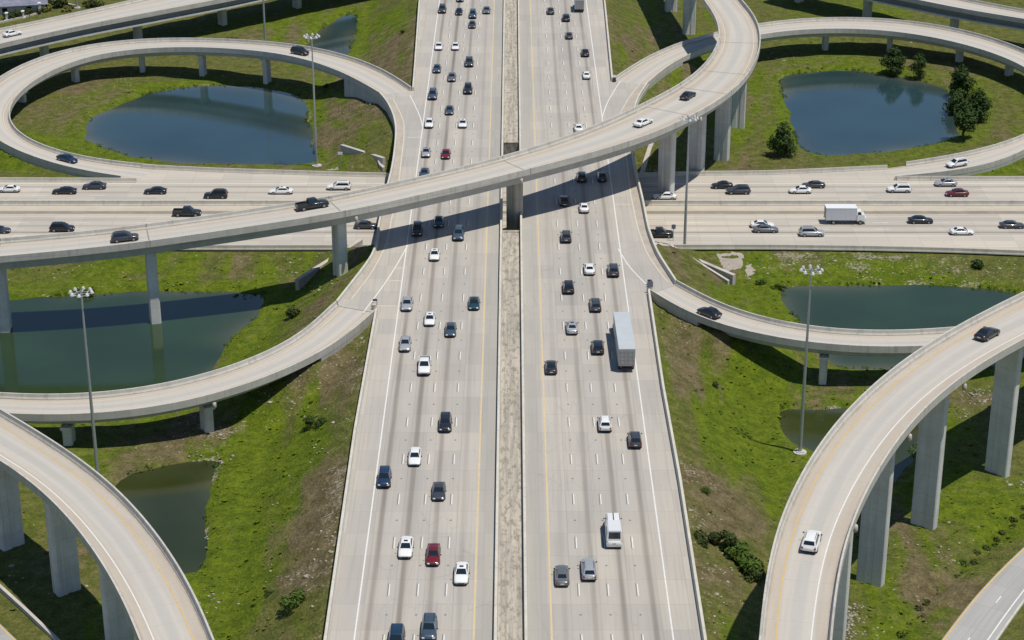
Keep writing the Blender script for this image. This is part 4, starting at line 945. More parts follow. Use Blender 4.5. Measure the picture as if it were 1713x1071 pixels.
CATS = dict(sedan='car', suv='car', pickup='pickup truck', van='van', box_truck='truck', semi_truck='truck')
GR = dict(S='vehicles coming down the left carriageway', N='vehicles driving away on the right carriageway', W='vehicles on the far half of the cross highway', E='vehicles on the near half of the cross highway', r='vehicles on the ramps')
def put(px, py, kind, color, surf, d, label):
    hz = {'sedan': .6, 'suv': .75, 'pickup': .75, 'van': 1.2, 'box_truck': 1.5, 'semi_truck': 2.0}[kind]
    jit = random.uniform(-.012, .012)
    if surf in ('M', 'X'):
        z = ZN if surf == 'M' else ZE; x, y = at(px, py, z + hz); rz = {'S': -math.pi / 2, 'N': math.pi / 2, 'W': math.pi, 'E': 0}[d] + jit; g = GR[d]; pitch = 0
    else:
        r = RP[surf]; z = 8.0
        for _ in range(6): x, y = at(px, py, z + hz); i = r.nearest(x, y); z = r.P[i, 2]
        o = np.dot(np.array([x, y]) - r.P[i, :2], r.N[i]); o = np.clip(o, -r.hw[i] + 1.7, r.hw[i] - 1.7)
        x, y = r.P[i, :2] + r.N[i] * o; T = r.T[i] * d; rz = math.atan2(T[1], T[0]) + jit; g = GR['r']
        a, b = max(i - 3, 0), min(i + 3, len(r.P) - 1); pitch = -math.atan2((r.P[b, 2] - r.P[a, 2]) * d, r.L[b] - r.L[a])
    o = vehicle(kind, color, (x, y, z + .012), rz, label, CATS[kind], g, pitch)
    if kind in ('sedan', 'suv', 'pickup'): o.scale = (random.uniform(.93, 1.07), random.uniform(.97, 1.05), random.uniform(.92, 1.06))

V = [
 # left carriageway, coming towards the viewer
 (740, 15, 'suv', 'charcoal', 'dark SUV in the lane nearest the left shoulder, leftmost of the far row of cars'),
 (768, 19, 'sedan', 'black', "black sedan in the second lane, right of the leftmost dark SUV at the top"),
 (791, 24, 'suv', 'slate', 'slate SUV close behind another dark car in the third lane, far row'),
 (790, 41, 'sedan', 'charcoal', 'charcoal sedan leading a slate SUV in the third lane near the top'),
 (814, 17, 'sedan', 'grey', "grey sedan beside the yellow line at the top of the left carriageway"),
 (770, -3, 'sedan', 'blue', 'dark blue car cut by the top edge of the picture on the left carriageway'),
 (734, 77, 'sedan', 'white', 'left one of two white sedans driving side by side far away'),
 (762, 77, 'sedan', 'white', 'right one of two white sedans driving side by side far away'),
 (731, 115, 'sedan', 'slate', 'slate sedan in the outer lane just behind the loop ramp merge point'),
 (785, 104, 'suv', 'charcoal', 'charcoal SUV in the third lane, nearest behind the side by side white sedans'),
 (756, 129, 'sedan', 'grey', 'grey sedan in the second lane level with the loop ramp gore'),
 (783, 149, 'suv', 'black', 'black SUV in the third lane level with the loop ramp gore'),
 (724, 158, 'suv', 'slate', 'slate SUV in the outer lane beside the gore of the left loop ramp'),
 (752, 184, 'sedan', 'slate', 'slate sedan in the second lane between two white cars beyond the flyover'),
 (718, 206, 'sedan', 'white', 'white sedan in the outer lane next to the merging lane of the left loop'),
 (774, 206, 'sedan', 'white', 'white sedan alone in the third lane beyond the flyover'),
 (713, 255, 'sedan', 'silver', 'silver sedan in the outer lane just beyond the flyover, left of the red car'),
 (746, 257, 'sedan', 'red', 'dark red sedan just beyond the diagonal flyover'),
 (710, 289, 'sedan', 'slate', 'slate sedan half hidden by the far parapet of the diagonal flyover'),
 (734, 371, 'sedan', 'teal', 'dark teal sedan at the upper edge of the flyover shadow'),
 (698, 384, 'suv', 'black', 'black SUV wholly inside the flyover shadow in the outer lane'),
 (767, 391, 'suv', 'slate', 'slate SUV leaving the flyover shadow in the third lane'),
 (727, 426, 'sedan', 'white', 'white sedan just out of the flyover shadow'),
 (681, 508, 'sedan', 'silver', 'silver sedan beside the chevron gore of the exit ramp'),
 (793, 507, 'sedan', 'teal', 'dark teal sedan alone next to the yellow line mid picture'),
 (719, 533, 'sedan', 'white', 'white sedan in the second lane behind the white pickup'),
 (754, 551, 'sedan', 'slate', 'slate blue sedan in the third lane mid picture'),
 (678, 575, 'sedan', 'silver', 'silver sedan in the outer lane left of the white pickup'),
 (710, 611, 'pickup', 'white', 'white pickup truck coming down the second lane'),
 (745, 707, 'suv', 'black', 'black SUV in the third lane ahead of the white sedan by the shoulder side'),
 (694, 763, 'sedan', 'white', 'white sedan with dark windshield behind a dark blue SUV to its left'),
 (643, 799, 'suv', 'blue', 'dark blue SUV hugging the white edge line of the left shoulder'),
 (734, 821, 'sedan', 'charcoal', 'charcoal sedan directly behind the dark red car'),
 (679, 915, 'sedan', 'white', 'white sedan beside the dark red car near the bottom'),
 (725, 927, 'sedan', 'red', 'dark red sedan between two white sedans near the bottom'),
 (772, 959, 'sedan', 'white', 'white sedan closest to the yellow line near the bottom'),
 (718, 1050, 'suv', 'slate', 'slate blue SUV at the bottom edge of the left carriageway'),
 (663, 1068, 'suv', 'blue', 'dark blue SUV cut off by the bottom edge of the picture')]
for px, py, k, c, l in V: put(px, py, k, c, 'M', 'S', l)
V = [
 (921, 18, 'sedan', 'charcoal', 'charcoal sedan in the left lane at the top of the right carriageway'),
 (947, 29, 'suv', 'black', 'black SUV left of the grey box truck at the top'),
 (952, 59, 'sedan', 'charcoal', 'charcoal sedan behind the black SUV at the top of the right carriageway'),
 (979, 88, 'sedan', 'black', 'black sedan in the outer lane ahead of a white sedan near the loop ramp'),
 (981, 125, 'sedan', 'white', 'white sedan in the outer lane level with the right loop ramp gore'),
 (968, 214, 'sedan', 'white', 'white sedan half hidden beyond the flyover on the right carriageway'),
 (973, 295, 'suv', 'charcoal', 'charcoal SUV at the far edge of the flyover shadow'),
 (1007, 295, 'sedan', 'black', 'black sedan in the flyover shadow nearest the outer edge line'),
 (944, 335, 'sedan', 'black', 'black sedan in the near part of the flyover shadow, left lane'),
 (977, 347, 'sedan', 'white', 'white sedan just entering the flyover shadow'),
 (947, 395, 'suv', 'charcoal', 'charcoal SUV in the left lane first outside the flyover shadow'),
 (986, 449, 'sedan', 'white', 'white sedan between two dark cars below the flyover shadow'),
 (1026, 451, 'suv', 'charcoal', 'charcoal SUV beside the gore of the right entry ramp'),
 (951, 479, 'suv', 'black', 'black SUV in the second lane left of the entry ramp gore'),
 (996, 508, 'suv', 'charcoal', 'charcoal SUV diagonally ahead of the silver semi trailer'),
 (957, 547, 'sedan', 'silver', 'silver sedan in the second lane ahead of a lone black car'),
 (1000, 579, 'suv', 'black', 'black SUV driving beside the silver semi trailer'),
 (922, 613, 'sedan', 'black', 'black sedan alone beside the yellow line of the right carriageway'),
 (1012, 707, 'suv', 'white', 'white SUV in the third lane behind the semi trailer'),
 (1062, 734, 'suv', 'charcoal', 'charcoal SUV touching the white edge line of the right shoulder'),
 (1026, 884, 'van', 'white', 'long tall white van in the third lane near the bottom'),
 (940, 961, 'sedan', 'grey', 'grey sedan in the left lane near the bottom'),
 (985, 950, 'suv', 'silver', 'silver SUV beside the grey sedan near the bottom')]
for px, py, k, c, l in V: put(px, py, k, c, 'M', 'N', l)
put(969, 6, 'box_truck', 'grey', 'M', 'N', 'grey box truck seen from behind at the top of the right carriageway')
put(1043.5, 570, 'semi_truck', 'silver', 'M', 'N', 'semi truck with a long pale blue roofed trailer in the outer lane')
V = [(15, 316, 'sedan', 'white', 'white sedan at the left edge of the picture, far half of the cross highway'), (108, 319, 'sedan', 'black', 'black sedan second from the left picture edge on the cross highway'), (158, 311, 'sedan', 'charcoal', 'charcoal sedan in the farthest lane just right of a black sedan'),
     (260, 319, 'sedan', 'black', 'black sedan alone between the loop ramp merge and a black SUV'), (361, 325, 'suv', 'black', 'black SUV in the lane next to the median wall, left of the main highway'), (470, 319, 'sedan', 'white', 'white sedan left of another white car near the flyover on the cross highway'),
     (567, 311, 'suv', 'white', 'white SUV on the cross highway just left of the main highway'), (1208, 310, 'sedan', 'black', 'black sedan overlapping another dark car right of the tall light mast'), (1235, 318, 'suv', 'charcoal', 'charcoal SUV just in front of a black sedan right of the tall light mast'),
     (1361, 309, 'sedan', 'charcoal', 'charcoal sedan behind a white sedan on the right part of the cross highway'), (1339, 318, 'sedan', 'white', 'white sedan overlapping a charcoal sedan on the right part of the cross highway'), (1504, 315, 'suv', 'white', 'white SUV below the merge of the right loop ramp'),
     (1582, 306, 'sedan', 'silver', 'silver sedan above the red car on the cross highway'), (1601, 323, 'sedan', 'red', 'dark red sedan at the right of the cross highway'), (1112, 328, 'sedan', 'white', 'white sedan passing behind the foot of the flyover pier beside the main highway')]
for px, py, k, c, l in V: put(px, py, k, c, 'X', 'W', l)
V = [(313, 355, 'pickup', 'black', 'black pickup truck just above the diagonal flyover at left'), (104, 380, 'suv', 'black', 'black SUV above the left end of the diagonal flyover'), (-4, 384, 'sedan', 'charcoal', 'charcoal car cut by the left picture edge on the near half of the cross highway'),
     (612, 377, 'sedan', 'charcoal', 'charcoal sedan about to pass under the main highway beside a flyover pier'), (1103, 390, 'pickup', 'black', 'black pickup truck coming out from under the main highway'), (1275, 375, 'sedan', 'white', 'white sedan overtaken by a grey car right of the tall light mast'),
     (1281, 383, 'sedan', 'grey', 'grey sedan alongside a white sedan right of the tall light mast'), (1358, 388, 'suv', 'silver', 'silver SUV left of the white box truck in the nearest lane'), (1540, 368, 'sedan', 'black', 'black sedan ahead of the white box truck'),
     (1609, 387, 'sedan', 'white', 'white sedan in the nearest lane at the right of the cross highway'), (1693, 376, 'sedan', 'charcoal', 'charcoal sedan at the right picture edge on the cross highway')]
for px, py, k, c, l in V: put(px, py, k, c, 'X', 'E', l)
put(1413, 361, 'box_truck', 'white', 'X', 'E', 'white box truck driving right on the cross highway')
V = [(528, 341, 'pickup', 'black', 'R1', 1, 'black pickup truck on the diagonal flyover left of the main highway'), (207, 396, 'suv', 'charcoal', 'R1', 1, 'charcoal SUV on the left end of the diagonal flyover'), (1081, 202, 'sedan', 'white', 'R1', 1, 'white sedan on the diagonal flyover right of the main highway'),
     (1153, 158, 'sedan', 'black', 'R1', 1, 'black sedan where the flyover starts to curl away at upper right'), (1651, 558, 'sedan', 'black', 'R3', -1, 'black sedan near the right picture edge on the tall lower right flyover'), (1358, 900, 'suv', 'white', 'R3', -1, 'white SUV on the tall lower right flyover near the bottom'),
     (1188, 523, 'sedan', 'black', 'R8', -1, 'black sedan on the entry ramp below the cross highway at right'), (118, 267, 'sedan', 'blue', 'R6', 1, 'dark blue sedan on the lower left part of the left loop ramp'), (503, 86, 'suv', 'black', 'R6', -1, 'black SUV on the upper part of the left loop ramp beside the light mast'),
     (1604, 272, 'suv', 'white', 'R9', 1, 'white SUV on the right loop ramp where it comes down to the cross highway'), (25, 55, 'sedan', 'white', 'R10', 1, 'white sedan on the grey ramp bridge in the top left corner')]
for px, py, k, c, s, d, l in V: put(px, py, k, c, s, d, l)

# ------------------------------------------------------------------ light masts, signs, small things
def mast(px, py, zg, h, label, n=8):
    x, y = at(px, py, zg); g = ground_z(x, y)
    root = empty('light_mast', (x, y, g)); tag(root, label, 'light mast', 'tall multi lamp light masts')
    m = MB(); m.tube([(0, 0, .3), (0, 0, h * .33), (0, 0, h * .66), (0, 0, h)], [.30, .25, .19, .12], 12); m.build('pole', M['metal'], root, smooth=60)
    b = MB(); b.tube([(0, 0, -.8), (0, 0, .34)], 1.05, 12); b.box((0, 0, .4), (1.1, 1.1, .14)); b.build('base', M['slab'], root)
    rg = MB(); R0 = .95; rg.tube([(R0 * math.cos(a), R0 * math.sin(a), h - .45) for a in np.linspace(0, 2 * math.pi, 25)], .06, 6, 0, False)
    for k in range(4): a = k * math.pi / 2; rg.tube([(0, 0, h - .3), (R0 * math.cos(a), R0 * math.sin(a), h - .45)], .05, 6)
    rg.tube([(0, 0, h - .5), (0, 0, h + .15)], [.22, .12], 8); rg.build('lamp_ring', M['metal'], root)
    for k in range(n):
        a = 2 * math.pi * k / n; q = MB(); u = (math.cos(a), math.sin(a))
        q.tube([(u[0] * R0, u[1] * R0, h - .45), (u[0] * (R0 + .3), u[1] * (R0 + .3), h - .38)], .07, 6)
        q.tube([(u[0] * (R0 + .55), u[1] * (R0 + .55), h + .12), (u[0] * (R0 + .55), u[1] * (R0 + .55), h), (u[0] * (R0 + .58), u[1] * (R0 + .58), h - .12), (u[0] * (R0 + .6), u[1] * (R0 + .6), h - .3)], [.10, .2, .25, .30], 10)
        q.build('lamp', M['lamp_grey'], root, smooth=50)
    return root
mast(165, 811, 0, 31.2, 'tall light mast rising behind the lower left flyover')
mast(1338, 760, 0, 30.6, 'tall light mast on a round concrete base by the murky pond at lower right')
mast(530, 278, .6, 29.0, 'tall light mast on the bank of the pond inside the left loop')
mast(444, 74, 0, 34, 'tall light mast beyond the left loop ramp, its head out of the picture', 8)
mast(1145, 418, 1, 26.4, 'tall light mast at the near edge of the cross highway right of the main highway')
mast(129, 15, 0, 33, 'light mast with a pale pedestal beyond the top left ramp bridge', 8)

def sign(px, py, z, h, w, hh, label, dark=True):
    x, y = at(px, py, z); g = z if z > 7 else max(ground_z(x, y), 0)
    if 360 < y < 405 and z < 3: g = ZE
    root = empty('road_sign', (x, y, g)); tag(root, label, 'sign')
    m = MB(); m.tube([(0, 0, -.2), (0, 0, h)], .07, 8); m.build('post', M['metal'], root)
    m = MB(); m.box((0, -.1, h - hh / 2), (w, .05, hh)); m.build('sign_panel', M['signface'] if dark else M['lamp'], root)
sign(1126, 403, 1.5, 3.4, .8, .9, 'small roadside sign on a thin post beside the cross highway near a black pickup')
sign(570, 282, 1.3, 3.6, 1.0, .6, "white sign on a post at the end of the left wing wall", False)
sign(1087, 490, 8.0, 2.2, 1.0, 1.1, 'dark gore sign at the tip of the right entry ramp')
def cushion(px, py, label):
    x, y = at(px, py, ZN + .4); root = empty('crash_cushion', (x, y, ZN)); tag(root, label, 'crash cushion')
    for k in range(3):
        m = MB(); m.tube([(0, k * 1.0 * SGN, .01), (0, k * 1.1 * SGN, .95)], [.42, .40], 10); m.build('barrel', M['drum'] if k == 2 else M['slab'], root)
SGN = 1; cushion(1088, 481, 'crash cushion at the tip of the right entry ramp barrier'); cushion(626, 514, 'crash cushion barrels at the tip of the left exit ramp')
SGN = -1; cushion(1027, 130, 'crash cushion where the right loop ramp leaves the main highway')

# low walls and concrete slabs on the banks
def low_wall(pts, label, h=.7, w=.5, name='retaining_wall', cat='low wall', mat='slab', zs=None):
    W_ = [at(*p) for p in pts]; P = resample([(x, y, 0) for x, y in W_], 1.0)
    for i in range(len(P)): P[i, 2] = ground_z(P[i, 0], P[i, 1])
    if len(pts) == 2:
        lin = np.linspace(P[0, 2], P[-1, 2], len(P)); P[:, 2] = lin + max(0, (P[:, 2] - lin).max()) * .5
    else: P[:, 2] = gsmooth(P[:, 2], 2)
    T = np.gradient(P[:, :2], axis=0); T /= np.linalg.norm(T, axis=1)[:, None]; N = np.c_[-T[:, 1], T[:, 0]]
    m = MB(); loft(m, P, N, lambda i: [(w / 2, -2.5), (w / 2, h), (-w / 2, h), (-w / 2, -2.5)])
    tag(m.build(name, M[mat], recalc=True), label, cat)
low_wall([(1102, 412, 2.5), (1228, 467, 1.2)], 'sloping concrete wing wall on the bank right of the main highway', .5, .8)
low_wall([(1122, 425, 2.5), (1219, 470, 1.2)], 'lower concrete gutter edge beside the sloping wing wall right of the main highway', .25, .5)
low_wall([(604, 407, 2.5), (497, 477, 1.2)], 'sloping concrete wing wall in the flyover shadow left of the main highway', .8, .8)
low_wall([(572, 255, 1.6), (643, 283, 2)], 'sloping concrete wing wall on the bank below the left merging lane', .7, .8)
low_wall([(634, 251, 6), (637, 262, 5), (642, 278, 3)], 'short upright wall edge beside the merging lane abutment', .6, .7)
low_wall([(1073, 290, 2), (1090, 266, 2)], 'sloping concrete wing wall beside the flyover pier at the cross highway', .6, .9)
low_wall([(-20, 968, 0), (0, 986, 0), (45, 1027, 0), (91, 1071, 0), (120, 1100, 0)], 'long low concrete kerb wall on the grass below the lower left flyover', .55, .45)
low_wall([(505, 1058, 0), (540, 1024, 0)], 'short broken kerb in the lower picture left of the highway', .2, .4) if False else None
def slab(px, py, z, pts, label):
    ws0 = [at(x, y, z) for x, y in pts]; ws = []
    for i in range(len(ws0)):
        a_, b_ = ws0[i], ws0[(i + 1) % len(ws0)]
        for t_ in (0, .2, .4, .6, .8): ws.append((a_[0] + (b_[0] - a_[0]) * t_ + random.gauss(0, .18), a_[1] + (b_[1] - a_[1]) * t_ + random.gauss(0, .22)))
    c = (sum(p[0] for p in ws) / len(ws), sum(p[1] for p in ws) / len(ws)); m = MB(); vs = []
    for x, y in ws: vs.append((x, y, ground_z(x, y) + .05))
    for x, y in ws: vs.append((x, y, ground_z(x, y) - .5))
    n = len(ws); vs.append((c[0], c[1], ground_z(*c) + .10))
    m.add(vs, [(i, (i + 1) % n, 2 * n) for i in range(n)] + [(i, n + i, n + (i + 1) % n, (i + 1) % n) for i in range(n)])
    tag(m.build('concrete_slab', M['old_slab'], recalc=True), label, 'slab')
slab(1220, 440, 1.0, [(1201, 427), (1222, 424), (1240, 423), (1243, 434), (1239, 446), (1222, 448), (1208, 453), (1204, 440)], 'large broken pinkish concrete slab on the bank below the cross highway')
slab(1255, 455, .6, [(1246, 447), (1256, 444), (1264, 452), (1258, 457), (1250, 461)], 'small broken concrete slab beside the large pinkish one')
slab(548, 284, 1.0, [(546, 285), (556, 281), (566, 279), (567, 285)], 'small pale triangular slab at the foot of the white sign')
slab(1175, 478, 4, [(1140, 466), (1146, 465), (1176, 485), (1172, 488)], 'narrow broken concrete strip beside the entry ramp wall')

# scattered limestone rubble: uncountable, one object
def rubble():
    m = MB(); spots = [(560, 915, 4, 3, 26), (545, 955, 4, 3, 20), (600, 565, 7, 3, 20), (560, 615, 5, 4, 30), (540, 630, 4, 3, 25), (490, 670, 2, 6, 30), (430, 715, 1, 6, 30), (580, 690, 6, 4, 14), (540, 760, 5, 4, 12), (530, 700, 4, 5, 12), (480, 840, 2, 5, 10), (440, 1000, 1, 4, 10), (500, 1020, 2, 4, 14),
        (260, 783, 0, 4, 18), (320, 773, 0, 4, 22), (365, 770, 0, 2, 12), (352, 850, 0, 2, 12), (345, 900, 0, 2, 12), (355, 1000, 0, 2, 12), (1160, 880, 5, 2, 18), (1162, 915, 5, 2, 18), (1215, 930, 4, 3, 12), (1230, 990, 4, 5, 26), (1180, 960, 6, 2, 10), (1200, 880, 5, 4, 8), (1145, 790, 6, 2, 12), (1190, 1055, 6, 3, 10),
        (1330, 440, 1, 5, 40), (1400, 440, 1, 6, 50), (1450, 445, 1, 6, 40), (1530, 440, 1, 8, 60), (1570, 455, 1, 5, 30), (1640, 448, 1, 8, 50), (1690, 450, 1, 5, 30), (1260, 452, .5, 3, 20), (1300, 440, 1, 4, 20), (440, 420, 1.3, 14, 50), (260, 428, 1, 16, 40), (150, 435, 1, 16, 50), (480, 450, 1, 5, 40), (530, 480, 3, 4, 20),
        (1420, 1030, 0, 2.2, 90), (1418, 1058, 0, 1.8, 50), (1460, 1060, 0, 2, 10), (1510, 905, 0, 2, 6), (1520, 1015, 0, 3, 14), (1580, 940, 0, 3, 14), (1600, 930, 0, 2, 12), (1640, 900, 0, 3, 10), (1560, 985, 0, 3, 14), (1650, 665, .5, 3, 60), (1630, 655, .5, 2, 30), (1700, 812, 0, 2, 25), (1615, 695, 0, 2, 10), (1500, 1050, 0, 3, 10),
        (200, 138, 0, 5, 40), (120, 165, 0, 3, 14), (185, 205, 0, 8, 8), (1340, 92, 0, 6, 14), (1290, 92, 0, 4, 10), (1520, 82, 0, 6, 22), (620, 190, 3, 2, 14), (574, 196, 1, 2, 12), (330, 720, 0, 4, 16), (380, 735, 0, 3, 14), (30, 960, 0, 3, 8), (125, 985, 0, 3, 12), (60, 860, 0, 3, 10), (1140, 570, 5, 3, 12), (1130, 545, 6, 2, 12), (1350, 118, -.5, 8, 16), (1450, 117, -.5, 8, 20), (300, 140, -.5, 10, 20), (1310, 485, -.4, 2, 12)]
    for px, py, z, r, n in spots:
        x0, y0 = at(px, py, z)
        for _ in range(n):
            x, y = x0 + random.gauss(0, r * .55), y0 + random.gauss(0, r * .7); s = random.uniform(.06, .19) * (1.9 if random.random() < .07 else 1)
            if XL(y) - .6 < x < XR(y) + .6 or (YN(x) - 1 < y < YF(x) + 1): continue
            g = ground_z(x, y); v = []; a0 = random.random() * 6
            for zz, rr in ((-.6, .8), (.15, 1.0), (.55, .6)):
                for k in range(5): a = a0 + k * 1.2566 + random.uniform(-.3, .3); q = rr * random.uniform(.7, 1.25); v.append((x + math.cos(a) * s * q * 1.2, y + math.sin(a) * s * q, g + zz * s))
            f = [(i * 5 + k, i * 5 + (k + 1) % 5, (i + 1) * 5 + (k + 1) % 5, (i + 1) * 5 + k) for i in range(2) for k in range(5)] + [(10, 11, 12, 13, 14)]
            m.add(v, f)
    tag(m.build('rubble', M['rock']), 'scattered pale limestone rubble on the banks', 'rubble', kind='stuff')
rubble()

# ------------------------------------------------------------------ trees, bushes
def foliage(blobs, n, size, mat, name, parent, seed):
    rg = random.Random(seed); V_, F_ = [], []
    tot = sum(b[3] ** 2 for b in blobs)
    for cx, cy, cz, r in blobs:
        for _ in range(max(12, int(n * r * r / tot))):
            d = Vector((rg.gauss(0, 1), rg.gauss(0, 1), rg.gauss(0, 1))).normalized(); q = r * (rg.random() ** .35) * (1 + .22 * noise.noise((d.x * 2 + cx, d.y * 2 + cy, d.z * 2)))
            p = Vector((cx, cy, cz)) + Vector((d.x * q, d.y * q, d.z * q * .88))
            nrm = (d + Vector((rg.uniform(-.7, .7), rg.uniform(-.7, .7), rg.uniform(-.3, .8)))).normalized()
            a = nrm.orthogonal().normalized(); b = nrm.cross(a); t = rg.uniform(0, 6.28); a, b = a * math.cos(t) + b * math.sin(t), b * math.cos(t) - a * math.sin(t); s = size * rg.uniform(.6, 1.4); i = len(V_)
            V_ += [p - a * s, p + b * s * .55 - nrm * s * .15, p + a * s, p - b * s * .55 + nrm * s * .1]; F_.append((i, i + 1, i + 2, i + 3))
    me = bpy.data.meshes.new(name); me.from_pydata([tuple(v) for v in V_], [], F_); me.materials.append(mat)
    o = bpy.data.objects.new(name, me); C.objects.link(o); o.parent = parent; return o
def tree(px, py, zg, h, w, label, seed, mat='leaf', name='tree', cat='tree', n=3000, trunk=.22, low=.04):
    x, y = at(px, py, zg); g = ground_z(x, y); root = empty(name, (x, y, g)); tag(root, label, cat); rg = random.Random(seed)
    m = MB(); m.tube([(0, 0, -.4), (.05, 0, h * .3), (.1, .05, h * .55), (.0, .1, h * .82)], [h * .035, h * .03, h * .022, h * .008], 8)
    bl = []
    for k in range(11):
        a = rg.uniform(0, 6.28); t = rg.random(); zz = h * (low + .16 + t * .60); rad = w * .5 * (1 - abs(t - .35) * .75) * rg.uniform(.35, .72)
        r = w * rg.uniform(.20, .30) * (1.15 - .4 * t); bl.append((math.cos(a) * rad, math.sin(a) * rad, max(zz, r * .8), r))
        m.tube([(0, 0, h * (.2 + .3 * t)), (math.cos(a) * rad * .5, math.sin(a) * rad * .5, zz - r * .5), (math.cos(a) * rad, math.sin(a) * rad, zz)], [h * .018, h * .012, h * .004], 5)
    bl.append((0, 0, h - w * .22, w * .24)); bl.append((0, 0, h * .5, w * .34))
    m.build('trunk', M['bark'], root, smooth=60); foliage(bl, n, max(.16, w * .042), M[mat], 'crown', root, seed)
tree(1493, 124, -.3, 7.4, 6.6, 'round dark tree on the far bank of the right pond, left of a smaller tree', 1)
tree(1535, 132, -.3, 7.0, 4.8, 'slim small tree on the far bank of the right pond', 2, n=1800)
tree(1606, 164, -.3, 8.4, 7.4, 'uppermost tree of the clump on the right bank of the pond', 3)
tree(1632, 203, 0, 8.2, 6.6, 'rightmost tree of the clump on the right bank of the pond', 4)
tree(1600, 188, -.2, 6.0, 6.8, 'low spreading tree leaning over the right edge of the pond', 5, n=1800)
tree(1610, 235, -.2, 9.0, 7.4, 'nearest tree of the clump on the right bank of the pond', 6)
tree(1309, 262, .2, 8.2, 6.6, 'dark tree alone at the lower left corner of the right pond', 7)
def reeds():
    blobs = []
    for i, p in enumerate(DITCH):
        if not (215 < p[1] < 275): continue
        if noise.noise((p[0] * .16, p[1] * .16, 3.3)) < -.5: continue
        z = ground_z(p[0], p[1]); blobs.append((p[0] + random.uniform(-.7, .7), p[1] + random.uniform(-.7, .7), z + .2, random.uniform(.45, .9)))
    o = foliage(blobs, 3600, .2, M['hedge'], 'reeds', None, 77); tag(o, 'dark reeds growing along the ditch at the lower right', 'reeds', kind='stuff')
reeds()
def shore_reeds():
    blobs = []
    for k, P in PW.items():
        n_ = len(P)
        for q in resample(np.vstack([P, P[:1]]), 1.1):
            v = noise.noise((q[0] * .13, q[1] * .13, 8.1))
            if v < .02: continue
            x, y = q[0] + random.gauss(0, .35), q[1] + random.gauss(0, .35); blobs.append((x, y, max(ground_z(x, y), ZW) + .12, random.uniform(.22, .5) * (1 + v)))
    o = foliage(blobs, 9000, .15, M['shrub'], 'reeds', None, 78); tag(o, 'short reeds and weeds fringing the pond shores', 'reeds', kind='stuff')
shore_reeds()
def bush(px, py, zg, h, w, label, seed, mat='shrub', n=500, long=1.0):
    x, y = at(px, py, zg); g = ground_z(x, y); root = empty('bush', (x, y, g)); tag(root, label, 'bush'); rg = random.Random(seed)
    bl = []
    for k in range(7): a = rg.uniform(0, 6.28); q = w * .5 * rg.uniform(.2, .7); bl.append((math.cos(a) * q * long, math.sin(a) * q, h * rg.uniform(.3, .6), h * rg.uniform(.35, .55)))
    m = MB()
    for k in range(4): m.tube([(0, 0, -.2), (bl[k][0] * .6, bl[k][1] * .6, bl[k][2])], [.07, .02], 5)
    m.build('stem', M['bark'], root); foliage(bl, n, max(.12, h * .11), M[mat], 'foliage', root, seed)
bush(1190, 928, 4.2, 2.1, 5.4, 'dark green bush on the slope beside the right barrier, left of the pale bush row', 11, 'hedge', 2000, 1.3)
bush(1226, 940, 3.2, 2.2, 4.4, 'mid green bush at the upper end of the bush row by the tall flyover', 12, 'shrub', 1700)
bush(1246, 964, 2.6, 2.3, 4.8, 'bright green bush at the middle of the bush row by the tall flyover', 13, 'shrub', 1900)
bush(1262, 984, 2.2, 1.8, 3.6, 'green bush at the lower end of the bush row by the tall flyover', 14, 'hedge', 1300)
bush(1633, 446, 1, 1.8, 2.4, 'round dark bush on the rubble bank below the cross highway at right', 15, 'leaf', 800)
bush(490, 531, 2.2, 2.0, 2.4, 'dark bush on the bank between the large pond and the exit ramp', 16, 'hedge', 800)
bush(531, 718, 3.4, 1.6, 4.0, 'low dark bush on the slope left of the highway, mid picture', 17, 'leaf', 700, 1.3)
bush(495, 1058, 1.0, 2.0, 4.2, 'green bush at the bottom edge left of the highway', 18, 'shrub', 900, 1.2)
bush(452, 1024, .3, .8, 1.5, 'tiny dark bush on the lower left slope', 19, 'leaf', 300)
bush(1180, 830, 5.2, 1.1, 1.8, 'small shrub high on the slope beside the right barrier', 20, 'shrub', 400)
bush(1197, 640, 3.6, 1.0, 1.4, 'tiny dark shrub on the right slope below the entry ramp', 21, 'hedge', 300)
bush(1302, 478, .4, 1.2, 3.0, 'low dark shrub at the upper left corner of the pond below the cross highway', 22, 'hedge', 500, 1.4)
bush(1272, 470, .8, 1.2, 2.6, 'low green shrub beside the broken concrete slabs', 23, 'shrub', 500)
bush(415, 491, 0, 1.0, 4.0, 'low reedy bush at the right end of the large pond', 24, 'hedge', 600, 1.8)
bush(140, 487, .2, 1.3, 4.0, 'dark reedy bush on the far bank of the large pond', 25, 'hedge', 700, 1.8)
bush(545, 155, .8, 1.0, 1.4, 'small shrub above the right end of the left loop pond', 26, 'hedge', 300)
bush(672, 48, 6.5, .9, 1.5, 'small dark shrub high on the far left slope', 27, 'hedge', 300)

